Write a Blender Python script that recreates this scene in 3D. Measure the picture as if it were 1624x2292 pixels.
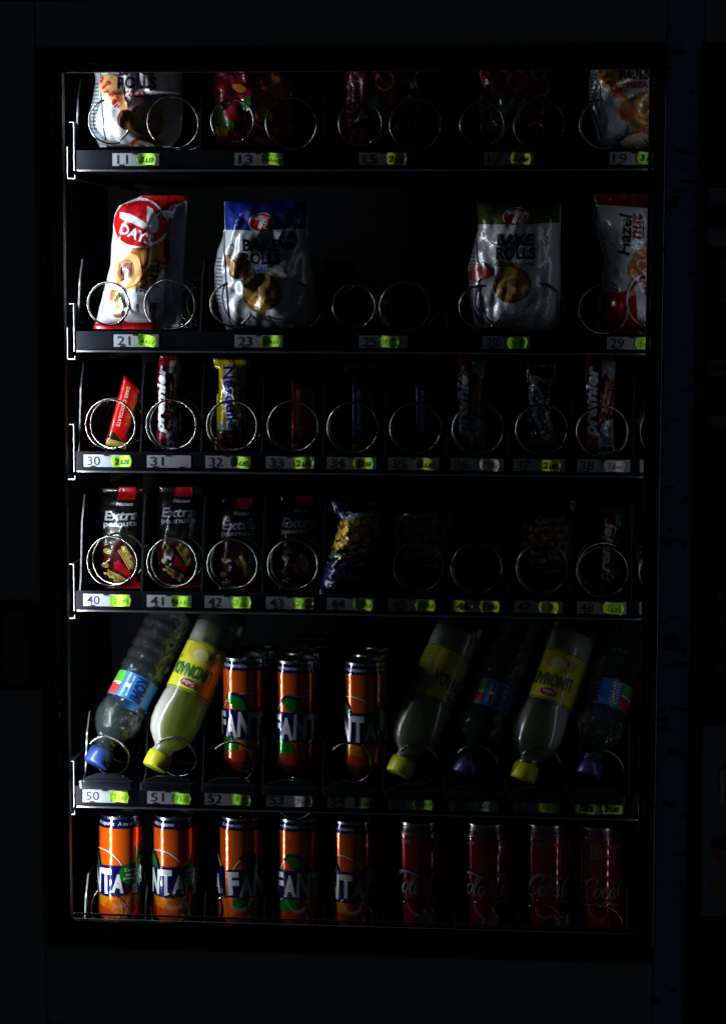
import bpy, bmesh, math, random
from mathutils import Vector, Matrix, noise

# ------------------------------------------------------------------ camera, world, lamps
SC = bpy.context.scene
for o in list(bpy.data.objects): bpy.data.objects.remove(o)
COL = SC.collection
FPX = 5200.0                                   # focal length for a picture 2292 units tall
CAM = Vector((0.6533, -2.9, 0.8285)); YAW, PIT, ROL = -0.0943, -0.0997, 0.0025
F_ = Vector((math.sin(YAW)*math.cos(PIT), math.cos(YAW)*math.cos(PIT), math.sin(PIT)))
R0 = Vector((math.cos(YAW), -math.sin(YAW), 0)); U0 = R0.cross(F_)
R_ = R0*math.cos(ROL)+U0*math.sin(ROL); U_ = U0*math.cos(ROL)-R0*math.sin(ROL)
cd = bpy.data.cameras.new('camera'); cam = bpy.data.objects.new('camera', cd); COL.objects.link(cam)
cam.matrix_world = Matrix((( R_.x, U_.x, -F_.x, CAM.x), (R_.y, U_.y, -F_.y, CAM.y), (R_.z, U_.z, -F_.z, CAM.z), (0, 0, 0, 1)))
cd.sensor_fit = 'VERTICAL'; cd.sensor_height = 36; cd.sensor_width = 36
cd.lens = FPX/2292*36; cd.clip_start = .05; cd.clip_end = 50
SC.camera = cam
W = bpy.data.worlds.new('World'); SC.world = W; W.use_nodes = True
W.node_tree.nodes['Background'].inputs[0].default_value = (0.62, 0.85, 1.0, 1)
W.node_tree.nodes['Background'].inputs[1].default_value = 0.0068
SC.view_settings.view_transform = 'Standard'; SC.view_settings.look = 'None'
SC.view_settings.exposure = 0; SC.view_settings.gamma = 1
SC.cycles.max_bounces = 8; SC.cycles.transparent_max_bounces = 40
SC.cycles.caustics_reflective = False; SC.cycles.caustics_refractive = False
LEFT_STRIP = 355.0       # radiance of the small diodes of the strip behind the left bezel
RIGHT_STRIP = 4.5      # the weaker one behind the right bezel

def U(px, py, y):
    """world point seen at picture position px, py (0..1624, 0..2292) on the vertical plane at depth y"""
    d = F_ + R_*((px-812)/FPX) - U_*((py-1146)/FPX)
    return CAM + d*((y-CAM.y)/d.y)
def KP(y): return (y-CAM.y)/FPX*1.003            # metres per picture unit on that plane
def rnd(a, b): return random.uniform(a, b)
random.seed(4)

# ------------------------------------------------------------------ materials
_mc = {}
def s2l(c):
    return tuple((x/255/12.92 if x/255 <= .04045 else ((x/255+.055)/1.055)**2.4) for x in c)
def mat(name, col, rough=.5, metal=0., coat=0., bump=0., bscale=60, var=.12, vscale=25, spec=.5, crough=.1, cior=1.5):
    key = name
    if key in _mc: return _mc[key]
    m = bpy.data.materials.new(name); m.use_nodes = True; nt = m.node_tree; b = nt.nodes['Principled BSDF']
    tc = nt.nodes.new('ShaderNodeTexCoord'); n = nt.nodes.new('ShaderNodeTexNoise')
    n.inputs['Scale'].default_value = vscale; n.inputs['Detail'].default_value = 5
    nt.links.new(tc.outputs['Object'], n.inputs['Vector'])
    mx = nt.nodes.new('ShaderNodeMix'); mx.data_type = 'RGBA'
    mx.inputs[6].default_value = tuple(c*(1-var) for c in col)+(1,)
    mx.inputs[7].default_value = tuple(min(1, c*(1+var)) for c in col)+(1,)
    nt.links.new(n.outputs['Fac'], mx.inputs[0]); nt.links.new(mx.outputs[2], b.inputs['Base Color'])
    mr = nt.nodes.new('ShaderNodeMapRange'); mr.inputs[3].default_value = max(.02, rough*.8); mr.inputs[4].default_value = min(1, rough*1.25)
    nt.links.new(n.outputs['Fac'], mr.inputs[0]); nt.links.new(mr.outputs[0], b.inputs['Roughness'])
    b.inputs['Metallic'].default_value = metal; b.inputs['Coat Weight'].default_value = coat
    b.inputs['Coat IOR'].default_value = cior; b.inputs['Coat Roughness'].default_value = crough; b.inputs['Specular IOR Level'].default_value = spec
    if bump:
        n2 = nt.nodes.new('ShaderNodeTexNoise'); n2.inputs['Scale'].default_value = bscale; n2.inputs['Detail'].default_value = 4
        nt.links.new(tc.outputs['Object'], n2.inputs['Vector'])
        bp = nt.nodes.new('ShaderNodeBump'); bp.inputs['Strength'].default_value = bump; bp.inputs['Distance'].default_value = .004
        nt.links.new(n2.outputs['Fac'], bp.inputs['Height']); nt.links.new(bp.outputs[0], b.inputs['Normal'])
    _mc[key] = m
    return m
def film(r, g, b, nm=None):                       # printed glossy wrapper film
    return mat('film_%02x%02x%02x' % (r, g, b), s2l((r, g, b)), .27, .16 if min(r, g, b) > 160 else .08, .7, .2, 60, .1, 40, crough=.13)
def paint_can(r, g, b):                           # lacquer over aluminium
    return mat('lacquer_%02x%02x%02x' % (r, g, b), s2l((r, g, b)), .17, .55, 1., 0, 200, .08, 60, crough=.07, spec=.3, cior=1.9)
def paper(r, g, b):
    return mat('paper_%02x%02x%02x' % (r, g, b), s2l((r, g, b)), .6, 0, .15, .08, 150, .08, 80)
def ink(r, g, b):
    return mat('ink_%02x%02x%02x' % (r, g, b), s2l((r, g, b)), .6, 0, 0, 0, 10, .1, 200)
STEEL = mat('coil_steel', (.30, .29, .27), .22, 1., 0, .1, 400, .15, 90)
ALU = mat('aluminium', (.48, .49, .51), .25, 1., 0, .05, 300, .1, 60)
BLACKP = mat('black_plastic', (.014, .016, .022), .28, 0, .25, .06, 90, .3, 14, crough=.15)
RAILP = mat('rail_plastic', (.0035, .005, .009), .5, 0, .0, .1, 90, .3, 14, spec=.08)
DIVP = mat('divider_plastic', (.010, .014, .022), .36, 0, .3, .06, 70, .3, 16)
CABIN = mat('cabinet_paint', (.004, .0055, .009), .6, 0, 0, .1, 70, .3, 5, spec=.15)
DOORP = mat('door_paint', (.36, .37, .39), .5, 0, .05, .05, 300, .12, 3)
BEZEL = mat('bezel_plastic', (.07, .07, .075), .6, 0, .0, .06, 220, .2, 5, spec=.2)
SEALM = mat('tray_metal', (.5, .52, .56), .3, 1., 0, .1, 120, .2, 20)
SHEETM = mat('sheet_edge', (.5, .51, .48), .45, .2, 0, .05, 120, .1, 30)

def clearmat(name, tint, gloss_rough=.05, ior=1.45, milk=(.5, .6, .6), milk_f=.0, bump=.0, bscale=40):
    m = bpy.data.materials.new(name); m.use_nodes = True; nt = m.node_tree; nt.nodes.clear()
    out = nt.nodes.new('ShaderNodeOutputMaterial'); t = nt.nodes.new('ShaderNodeBsdfTransparent'); t.inputs[0].default_value = tint+(1,)
    g = nt.nodes.new('ShaderNodeBsdfGlossy'); g.inputs['Roughness'].default_value = gloss_rough
    fr = nt.nodes.new('ShaderNodeFresnel'); fr.inputs[0].default_value = ior
    d = nt.nodes.new('ShaderNodeBsdfDiffuse'); d.inputs[0].default_value = milk+(1,)
    m1 = nt.nodes.new('ShaderNodeMixShader'); m1.inputs[0].default_value = milk_f
    nt.links.new(t.outputs[0], m1.inputs[1]); nt.links.new(d.outputs[0], m1.inputs[2])
    m2 = nt.nodes.new('ShaderNodeMixShader')
    nt.links.new(fr.outputs[0], m2.inputs[0]); nt.links.new(m1.outputs[0], m2.inputs[1]); nt.links.new(g.outputs[0], m2.inputs[2])
    nt.links.new(m2.outputs[0], out.inputs[0])
    if bump:
        n2 = nt.nodes.new('ShaderNodeTexNoise'); n2.inputs['Scale'].default_value = bscale
        tc = nt.nodes.new('ShaderNodeTexCoord'); nt.links.new(tc.outputs['Object'], n2.inputs['Vector'])
        bp = nt.nodes.new('ShaderNodeBump'); bp.inputs['Strength'].default_value = bump; bp.inputs['Distance'].default_value = .006
        nt.links.new(n2.outputs['Fac'], bp.inputs['Height'])
        nt.links.new(bp.outputs[0], g.inputs['Normal']); nt.links.new(bp.outputs[0], fr.inputs['Normal'])
    return m
PANE = clearmat('pane_glass', (.985, .99, .985), .0, 1.3)
PET = clearmat('clear_bottle', (.95, .975, .97), .045, 1.55, (.45, .62, .6), .035, 1., 75)
PETS = clearmat('clear_shell', (.97, .98, .97), .06, 1.45, (.6, .65, .5), .03, .15, 40)
SMOKE = clearmat('smoked_divider', (.66, .69, .72), .12, 1.3, (.03, .04, .06), .12, .1, 60)
def emis(name, col, s):
    m = bpy.data.materials.new(name); m.use_nodes = True; nt = m.node_tree; nt.nodes.clear()
    o = nt.nodes.new('ShaderNodeOutputMaterial'); e = nt.nodes.new('ShaderNodeEmission')
    e.inputs[0].default_value = col+(1,); e.inputs[1].default_value = s; nt.links.new(e.outputs[0], o.inputs[0]); return m

# ------------------------------------------------------------------ object helpers
def tag(o, label=None, cat=None, group=None, kind=None):
    if label: o['label'] = label
    if cat: o['category'] = cat
    if group: o['group'] = group
    if kind: o['kind'] = kind
    return o
def empty(name, loc, label=None, cat=None, group=None, rot=None):
    o = bpy.data.objects.new(name, None); COL.objects.link(o); o.location = loc; o.empty_display_size = .02
    if rot: o.rotation_euler = rot
    return tag(o, label, cat, group)
def link(name, me, parent=None, loc=(0, 0, 0)):
    o = bpy.data.objects.new(name, me); COL.objects.link(o); o.location = loc
    if parent: o.parent = parent
    return o
def finish(bm, name, mats, parent=None, origin=None, smooth=False, local=False):
    """mesh in world space -> object; with origin the mesh is moved so that the object sits at origin"""
    origin = Vector(origin) if origin is not None else Vector((0, 0, 0))
    if not local: bmesh.ops.translate(bm, verts=bm.verts, vec=-origin)
    me = bpy.data.meshes.new(name); bm.to_mesh(me); bm.free()
    for m in (mats if isinstance(mats, (list, tuple)) else [mats]): me.materials.append(m)
    for p in me.polygons: p.use_smooth = smooth
    loc = origin - (parent.location if parent else Vector((0, 0, 0)))
    return link(name, me, parent, loc)
def box(bm, x0, x1, y0, y1, z0, z1, bev=0, mi=0):
    r = bmesh.ops.create_cube(bm, size=1)
    vs = r['verts']
    for v in vs:
        v.co = Vector((x0 if v.co.x < 0 else x1, y0 if v.co.y < 0 else y1, z0 if v.co.z < 0 else z1))
    fs = {f for v in vs for f in v.link_faces}
    for f in fs: f.material_index = mi
    if bev:
        es = list({e for v in vs for e in v.link_edges})
        bmesh.ops.bevel(bm, geom=es, offset=bev, segments=2, affect='EDGES', profile=.6)
def prism_yz(bm, pts, x0, x1, mi=0):
    a = [bm.verts.new((x0, y, z)) for y, z in pts]; b = [bm.verts.new((x1, y, z)) for y, z in pts]
    fs = [bm.faces.new(a), bm.faces.new(b[::-1])]
    n = len(pts)
    for i in range(n): fs.append(bm.faces.new((a[i], b[i], b[(i+1) % n], a[(i+1) % n])))
    for f in fs: f.material_index = mi
    bmesh.ops.recalc_face_normals(bm, faces=fs)
def prism_xz(bm, pts, y0, y1, mi=0):
    a = [bm.verts.new((x, y0, z)) for x, z in pts]; b = [bm.verts.new((x, y1, z)) for x, z in pts]
    fs = [bm.faces.new(a), bm.faces.new(b[::-1])]
    n = len(pts)
    for i in range(n): fs.append(bm.faces.new((a[i], b[i], b[(i+1) % n], a[(i+1) % n])))
    for f in fs: f.material_index = mi
    bmesh.ops.recalc_face_normals(bm, faces=fs)
def tube(bm, pts, r, seg=8, mi=0, closed=False):
    rings = []; n = len(pts)
    for i, p in enumerate(pts):
        p = Vector(p); a = Vector(pts[max(i-1, 0)]); b = Vector(pts[min(i+1, n-1)])
        t = (b-a).normalized(); s = t.orthogonal().normalized() if i == 0 else (ps - t*ps.dot(t)).normalized()
        ps = s; q = t.cross(s); rr = r
        rings.append([bm.verts.new(p+(s*math.cos(2*math.pi*k/seg)+q*math.sin(2*math.pi*k/seg))*rr) for k in range(seg)])
    for i in range(n-1):
        for k in range(seg):
            f = bm.faces.new((rings[i][k], rings[i][(k+1) % seg], rings[i+1][(k+1) % seg], rings[i+1][k])); f.material_index = mi
    for rg, d in ((rings[0], -1), (rings[-1], 1)):
        f = bm.faces.new(rg[::d]); f.material_index = mi
def lathe(bm, prof, seg=40, mi=0, mi_f=None):
    """prof: list of (r, z) bottom to top, around z"""
    rings = []
    for r, z in prof:
        rings.append([bm.verts.new((max(r, 1e-5)*math.sin(2*math.pi*k/seg), -max(r, 1e-5)*math.cos(2*math.pi*k/seg), z)) for k in range(seg)])
    for i in range(len(prof)-1):
        for k in range(seg):
            f = bm.faces.new((rings[i][k], rings[i][(k+1) % seg], rings[i+1][(k+1) % seg], rings[i+1][k])); f.material_index = mi

# ------------------------------------------------------------------ flat printed art, later bent on a surface
_tc = {}
def glyphs(txt, bold=0, shear=0):
    k = (txt, bold, shear)
    if k in _tc: return _tc[k]
    c = bpy.data.curves.new('lettering', 'FONT'); c.body = txt; c.size = 1; c.offset = bold; c.shear = shear; c.resolution_u = 3
    o = bpy.data.objects.new('lettering', c); COL.objects.link(o); dg = bpy.context.evaluated_depsgraph_get(); dg.update()
    me = bpy.data.meshes.new_from_object(o.evaluated_get(dg))
    vs = [(v.co.x, v.co.y) for v in me.vertices]; fs = [tuple(p.vertices) for p in me.polygons]
    bpy.data.objects.remove(o); bpy.data.curves.remove(c); bpy.data.meshes.remove(me)
    x0 = min(v[0] for v in vs); x1 = max(v[0] for v in vs); y0 = min(v[1] for v in vs); y1 = max(v[1] for v in vs)
    vs = [((x-(x0+x1)/2)/(x1-x0), (y-(y0+y1)/2)/(y1-y0)) for x, y in vs]
    _tc[k] = (vs, fs); return _tc[k]
class Art:
    """shapes in picture-like units: x right, y down; every shape sits on a layer of its own"""
    def __init__(s): s.bm = bmesh.new(); s.mats = []; s.L = 0
    def mi(s, m):
        if m not in s.mats: s.mats.append(m)
        return s.mats.index(m)
    def poly(s, pts, m):
        area = sum(pts[i][0]*pts[(i+1) % len(pts)][1]-pts[(i+1) % len(pts)][0]*pts[i][1] for i in range(len(pts)))
        if area > 0: pts = pts[::-1]
        vs = [s.bm.verts.new((x, s.L, -y)) for x, y in pts]
        f = s.bm.faces.new(vs); f.material_index = s.mi(m); s.L += 1
    def rect(s, x0, y0, x1, y1, m): s.poly([(x0, y0), (x1, y0), (x1, y1), (x0, y1)], m)
    def ell(s, cx, cy, rx, ry, m, rot=0, n=28, wob=0, a0=0, a1=360):
        r = math.radians(rot); pts = []
        for i in range(n if a1-a0 >= 360 else n+1):
            a = math.radians(a0+(a1-a0)*i/n); w = 1+wob*noise.noise(Vector((math.cos(a)*1.3+cx, math.sin(a)*1.3+cy, 0)))
            x, y = rx*math.cos(a)*w, ry*math.sin(a)*w
            pts.append((cx+x*math.cos(r)-y*math.sin(r), cy+x*math.sin(r)+y*math.cos(r)))
        s.poly(pts, m)
    def text(s, t, cx, cy, w, h, m, rot=0, bold=0, shear=0, arch=0):
        vs, fs = glyphs(t, bold, shear); r = math.radians(-rot); out = []
        for x, y in vs:
            x *= w; y *= h
            y += arch*(1-(2*x/w)**2)
            out.append(s.bm.verts.new((cx+x*math.cos(r)-y*math.sin(r), s.L, -cy+x*math.sin(r)+y*math.cos(r))))
        k = s.mi(m)
        for f in fs:
            try: g = s.bm.faces.new([out[i] for i in f]); g.material_index = k
            except ValueError: pass
        s.L += 1
    def stroke(s, pts, w, m):
        """pts list of (x,y) or (x,y,width) smoothed by Catmull-Rom"""
        P = [(p[0], p[1], p[2] if len(p) > 2 else w) for p in pts]; Q = []
        for i in range(len(P)-1):
            p0, p1, p2, p3 = P[max(i-1, 0)], P[i], P[i+1], P[min(i+2, len(P)-1)]
            for k in range(5):
                t = k/5
                Q.append(tuple(.5*((2*b)+(-a+c)*t+(2*a-5*b+4*c-d)*t*t+(-a+3*b-3*c+d)*t**3) for a, b, c, d in zip(p0, p1, p2, p3)))
        Q.append(P[-1]); k = s.mi(m); prev = None
        for i, q in enumerate(Q):
            a, b = Q[max(i-1, 0)], Q[min(i+1, len(Q)-1)]
            dx, dy = b[0]-a[0], b[1]-a[1]; l = math.hypot(dx, dy) or 1; nx, ny = -dy/l*q[2]/2, dx/l*q[2]/2
            va = s.bm.verts.new((q[0]+nx, s.L, -q[1]-ny)); vb = s.bm.verts.new((q[0]-nx, s.L, -q[1]+ny))
            if prev:
                f = s.bm.faces.new((prev[1], vb, va, prev[0])); f.material_index = k
            prev = (va, vb)
        s.L += 1
    def microtext(s, x0, y0, x1, y1, m, rows, rot=0, seed=1):
        """lines of print too small to read, as broken dashes"""
        rg = random.Random(seed); r = math.radians(rot); cx, cy = (x0+x1)/2, (y0+y1)/2; k = s.mi(m)
        for i in range(rows):
            y = y0+(y1-y0)*(i+.5)/rows; x = x0; h = (y1-y0)/rows*.22
            while x < x1-2:
                l = rg.uniform(2, 6); e = min(x+l, x1)
                c = [(x, y-h), (x, y+h), (e, y+h), (e, y-h)]
                vs = []
                for a, b in c:
                    a -= cx; b -= cy; vs.append(s.bm.verts.new((cx+a*math.cos(r)-b*math.sin(r), s.L, -(cy+a*math.sin(r)+b*math.cos(r)))))
                f = s.bm.faces.new(vs); f.material_index = k; x = e+rg.uniform(.8, 2)
        s.L += 1
    def slice(s, gx, gz, diag=False):
        bm = s.bm
        bmesh.ops.triangulate(bm, faces=[f for f in bm.faces if len(f.verts) > 4])
        for f in bm.faces:
            if f.normal.y > 0: f.normal_flip()
        xs = [v.co.x for v in bm.verts]; zs = [v.co.z for v in bm.verts]
        if diag:
            ks = [(v.co.x+v.co.z) for v in bm.verts]; k = math.floor(min(ks)/gx)+1
            while k*gx < max(ks)-1e-4:
                fs = [f for f in bm.faces if min(v.co.x+v.co.z for v in f.verts) < k*gx-1e-5 and max(v.co.x+v.co.z for v in f.verts) > k*gx+1e-5]
                if fs:
                    geom = fs+list({e for f in fs for e in f.edges})+list({v for f in fs for v in f.verts})
                    bmesh.ops.bisect_plane(bm, geom=geom, dist=1e-5, plane_co=Vector((k*gx, 0, 0)), plane_no=Vector((1, 0, 1)).normalized())
                k += 1
        for ax, lo, hi, g in ((0, min(xs), max(xs), gx), (2, min(zs), max(zs), gz)):
            if not g: continue
            k = math.floor(lo/g)+1
            while k*g < hi-1e-4:
                co = Vector((0, 0, 0)); no = Vector((0, 0, 0)); co[ax] = k*g; no[ax] = 1
                fs = [f for f in bm.faces if min(v.co[ax] for v in f.verts) < k*g-1e-5 and max(v.co[ax] for v in f.verts) > k*g+1e-5]
                if fs:
                    geom = fs+list({e for f in fs for e in f.edges})+list({v for f in fs for v in f.verts})
                    bmesh.ops.bisect_plane(bm, geom=geom, dist=1e-5, plane_co=co, plane_no=no)
                k += 1

def interp(rows, y):
    if y <= rows[0][0]: return rows[0][1:]
    for a, b in zip(rows, rows[1:]):
        if y <= b[0]:
            t = (y-a[0])/(b[0]-a[0] or 1); return tuple(p+(q-p)*t for p, q in zip(a[1:], b[1:]))
    return rows[-1][1:]
def SS(t): t = min(1, max(0, t)); return t*t*(3-2*t)
def bag(name, rows, ydep, thick, artf, base, label, cat, group=None, crump=5., csize=30, seed=0, lean=.0, flat=.35, grid=5., crimp=(0, 0), turn=0., extra=None):
    """soft or stiff wrapper. rows (y, xleft, xright) in picture units give the outline; thick in mm. crimp: heights of flat seals at top and bottom"""
    yt, yb = rows[0][0], rows[-1][0]; k = KP(ydep); cx = (rows[-1][1]+rows[-1][2])/2
    a = Art()
    out = [(r[1], r[0]) for r in rows]+[(r[2], r[0]) for r in rows[::-1]]
    a.poly(out, base)
    artf(a)
    a.slice(grid, grid, True)
    T = thick/1000
    def prof(x, y):
        xl, xr = interp(rows, y); u = min(1, max(0, (x-xl)/(xr-xl)))
        px = (max(0, 4*u*(1-u)))**flat
        top, bot = crimp
        d = min(y-yt-top, yb-bot-y); L = .22*(yb-yt)
        pv = 0 if d <= 0 else (1 if d >= L else math.sin(d/L*math.pi/2)**.7)
        return px, pv, u
    _n = {}; rf = random.Random(seed*13+1); folds = [(rf.uniform(0, 3.1), .85, 1.), (rf.uniform(0, 3.1), 1.25, .7), (rf.uniform(0, 3.1), 2.1, .4)]
    def node(i, j):
        if (i, j) not in _n:
            x, y = i*grid, -j*grid
            q = Vector((x/csize+seed*7.3, y/csize+seed*3.1, seed)); h = 0
            wx = .35*noise.noise(q*.9); wy = .35*noise.noise(q*.9+Vector((9, 2, 4)))
            for (a1, fq, am) in folds:
                t = ((q.x+wx)*math.cos(a1)+(q.y+wy)*math.sin(a1))*fq; t -= math.floor(t)
                h += am*(t/.62 if t < .62 else (1-t)/.38)*(.35+1.3*max(0, .5+noise.noise(q*1.1+Vector((a1*3, 0, 1)))))
            d = noise.voronoi(q*1.5)[0]
            _n[i, j] = h*.62+.22*min(1, (d[1]-d[0])*1.5)
        return _n[i, j]
    def crt(x, y):           # the same facets for wrapper and print
        u, w = x/grid, -y/grid; i, j = math.floor(u), math.floor(w); u -= i; w -= j
        if u+w <= 1: a0 = node(i, j); return a0+(node(i+1, j)-a0)*u+(node(i, j+1)-a0)*w
        a0 = node(i+1, j+1); return a0+(node(i, j+1)-a0)*(1-u)+(node(i+1, j)-a0)*(1-w)
    def front(x, y):
        px, pv, u = prof(x, y)
        cr = crt(x, y)
        edge = min(1, px*1.2)
        f = T*px*(.12+.88*pv) + 1.45*crump/1000*cr*edge*(.35+.65*pv)
        f += turn*(u-.5)*px
        if extra: f += extra(x, y)*min(1, px*1.3)
        if crimp[0] and y < yt+crimp[0]: f += .0009*math.sin(x*1.9)*edge
        return f
    bm = a.bm; bound = {}
    basefaces = [f for f in bm.faces if f.verts[0].co.y < .5]
    bverts = list({v for f in basefaces for v in f.verts})
    bedge = {v for f in basefaces for e in f.edges if e.is_boundary for v in e.verts}
    # back side
    dup = {}
    for v in bverts:
        if v in bedge: dup[v] = v
        else:
            w = bm.verts.new(v.co); w.co.y = -99; dup[v] = w
    for f in basefaces:
        try:
            g = bm.faces.new([dup[v] for v in f.verts][::-1]); g.material_index = f.material_index
        except ValueError: pass
    for v in bm.verts:
        x, L, y = v.co.x, v.co.y, -v.co.z
        xl, xr = interp(rows, y); y2 = min(max(y, yt), yb)
        if L > .5: x = min(max(x, xl+.6), xr-.6); y2 = min(max(y, yt+.6), yb-.6)
        ln = lean*(yb-y2)*k
        if L < -50:
            px, pv, u = prof(x, y2); dy = T*.8*px*(.12+.88*pv)
        elif v in bedge: dy = 0
        else: dy = -front(x, y2)-(.00026*L if L > .5 else 0)-(.0002 if L > .5 else 0)
        v.co = Vector(((x-cx)*k, dy+ln, (yb-y2)*k))
    o = finish(bm, name, a.mats, None, U(cx, yb, ydep), True, local=True)
    return tag(o, label, cat, group)

WHITE = film(226, 230, 240)
def logo7(a, cx, cy, rx, ry, rot=12, red=film(190, 14, 24), small=False):
    wh = film(235, 235, 240); r = math.radians(rot)
    def T(x, y): return (cx+rx*(x*math.cos(r)-y*math.sin(r)), cy+ry*(x*math.sin(r)+y*math.cos(r)))
    a.ell(cx, cy, rx*1.08, ry*1.08, wh, rot); a.ell(cx, cy, rx, ry, red, rot)
    if small:
        a.stroke([T(-.6, -.45)+(rx*.3,), T(0, -.55)+(rx*.35,), T(.3, -.45)+(rx*.35,)], 4, wh)
        a.stroke([T(.3, -.5)+(rx*.4,), T(.05, .1)+(rx*.4,), T(-.25, .75)+(rx*.3,)], 4, wh)
        a.text('DAYS', *T(.5, .15), rx*1.0, ry*.5, wh, rot-70, .02)
    else:
        r = 0.
        a.poly([T(-.74, -.46), T(-.3, -.38), T(.2, -.1), T(.42, .06), T(.62, .46), T(.2, .22), T(-.2, .02), T(-.7, -.2)], wh)
        a.poly([T(.34, -.72), T(.56, -.6), T(.76, -.12), T(.72, .34), T(.62, .46), T(.42, .12), T(.47, -.18), T(.36, -.56)], wh)
        a.text('DAYS', *T(-.02, .5), rx*1.3, ry*.46, wh, rot+8, .03)

def biscuit(a, cx, cy, r, tone=0, rot=0):
    c = film(150, 105, 48) if tone == 0 else film(120, 70, 35)
    a.ell(cx, cy, r, r*1.05, c, rot, wob=.12); a.ell(cx-r*.04, cy-r*.04, r*.86, r*.9, film(186, 142, 70), rot, wob=.2)
    rg = random.Random(int(cx*7+cy))
    for i in range(9):
        t = rg.uniform(0, 6.28); d = rg.uniform(.1, .7)*r
        a.ell(cx+d*math.cos(t), cy+d*math.sin(t), rg.uniform(.06, .16)*r, rg.uniform(.05, .12)*r, film(140, 92, 40), rg.uniform(0, 90), 8)
    a.ell(cx, cy-r*.1, r*.22, r*.24, film(120, 90, 60), 0, 12)

BLK = film(12, 12, 16)
def bake_rolls(dx, dy, kind):
    """kind: salt, olives or pizza; art placed where the salt bag stands, then shifted"""
    def f(a):
        X = lambda x: x+dx
        Y = lambda y: y+dy
        if kind != 'pizza' or True:
            top = {'salt': film(22, 44, 150), 'olive': film(74, 84, 16), 'pizza': film(170, 20, 30)}[kind]
            a.poly([(X(440), Y(380)), (X(760), Y(380)), (X(760), Y(508)), (X(700), Y(512)), (X(594), Y(518)), (X(500), Y(516)), (X(440), Y(512))], top)
        logo7(a, X(593), Y(500), 26, 19, -8, small=True)
        # side gusset with small print
        g = film(165, 172, 186)
        a.poly([(X(440), Y(520)), (X(505), Y(520)), (X(507), Y(640)), (X(520), Y(760)), (X(440), Y(760))], g)
        a.microtext(X(483), Y(575), X(503), Y(690), film(70, 75, 90), 14, 4, 3)
        tx = lambda: (a.text('BAKE', X(594), Y(551), 80, 27, BLK, 0, .045), a.text('ROLLS', X(595), Y(580), 86, 27, BLK, 0, .045))
        if kind != 'pizza': tx()
        if kind == 'salt':
            a.text('SALT', X(600), Y(602), 32, 13, film(20, 60, 190), 0, .04)
            a.ell(X(654), Y(540), 20.5, 20.5, film(14, 18, 46)); a.text('SARE', X(654), Y(540), 30, 9, film(235, 235, 240), 0, .01)
            biscuit(a, X(543), Y(602), 22, 1, 20); a.ell(X(527), Y(592), 9, 24, film(205, 150, 110), -25)
            biscuit(a, X(597), Y(655), 43)
        elif kind == 'olive':
            a.text('ROȘII MĂSLINE', X(588), Y(604), 96, 13, film(70, 110, 20), 0, .04)
            for x, y in ((512, 615), (526, 622), (505, 628)): a.ell(X(x), Y(y), 14, 15, film(150, 18, 18))
            a.ell(X(520), Y(603), 8, 4, film(40, 90, 20), 30)
            biscuit(a, X(588), Y(648), 40)
        else:
            a.text('PIZZA', X(592), Y(604), 46, 12, film(180, 20, 40), 0, .04)
            s = film(225, 170, 110)
            a.poly([(X(508), Y(566)), (X(525), Y(560)), (X(546), Y(562)), (X(560), Y(592)), (X(571), Y(625)), (X(578), Y(668)), (X(574), Y(690)), (X(563), Y(652)), (X(545), Y(622)), (X(515), Y(608)), (X(506), Y(590))], s)
            rg = random.Random(3)
            for i in range(16):
                t = i/16; a.ell(X(512+t*48+rg.uniform(-4, 8)), Y(572+t*60+rg.uniform(-9, 12)), rg.uniform(2, 7), rg.uniform(2, 4.5), film(205, 52, 50), rg.uniform(0, 180), 9)
            tx(); biscuit(a, X(610), Y(658), 34, 0); a.ell(X(570), Y(660), 18, 22, film(150, 90, 50))
            a.ell(X(600), Y(730), 42, 22, film(215, 190, 160))
            a.stroke([(X(575), Y(712)), (X(600), Y(700)), (X(630), Y(706))], 7, film(160, 70, 30))
    return f

def hazelnut_up(a):
    red = film(190, 12, 24)
    a.poly([(250, 425), (450, 425), (450, 470), (400, 474), (250, 462)], red)
    a.ell(318, 596, 62, 44, film(226, 160, 92), -38, wob=.1); a.ell(345, 568, 46, 34, film(190, 116, 58), -25, wob=.15)
    for i in range(5): a.stroke([(300+i*16, 556-i*2), (310+i*16, 578), (306+i*17, 604)], 1.6, film(160, 92, 42))
    a.ell(297, 604, 34, 38, film(232, 178, 112), 12, wob=.1); a.ell(292, 604, 21, 24, film(176, 110, 66), 10); a.ell(294, 606, 13, 18, film(76, 30, 20), 20, wob=.3)
    a.stroke([(280, 628), (292, 618), (304, 600), (306, 588)], 3, film(96, 44, 28))
    logo7(a, 317, 499, 58, 52, 14)
    a.ell(268, 668, 14, 20, film(170, 98, 54), -20, wob=.2); a.ell(262, 684, 9, 12, film(226, 190, 150), 10); a.ell(278, 686, 10, 11, film(96, 150, 40), 10)
    a.ell(270, 702, 11, 9, film(150, 84, 50), 10); a.ell(272, 659, 5, 8, film(96, 150, 40), -40)
    a.text('Hazel', 357, 612, 62, 20, film(18, 14, 18), 100, .015, .2); a.text('nut', 336, 640, 34, 17, film(150, 24, 40), 100, .015, .2)
    a.text('Hazelnut', 352, 705, 60, 18, film(18, 14, 18), 97, .015, .2)
    a.microtext(318, 622, 326, 712, film(110, 110, 120), 2, 0, 5)
    a.text('DE ALUNE', 323, 668, 60, 5, film(70, 70, 80), 92)
    a.poly([(190, 724), (420, 720), (420, 745), (190, 745)], red)
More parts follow.
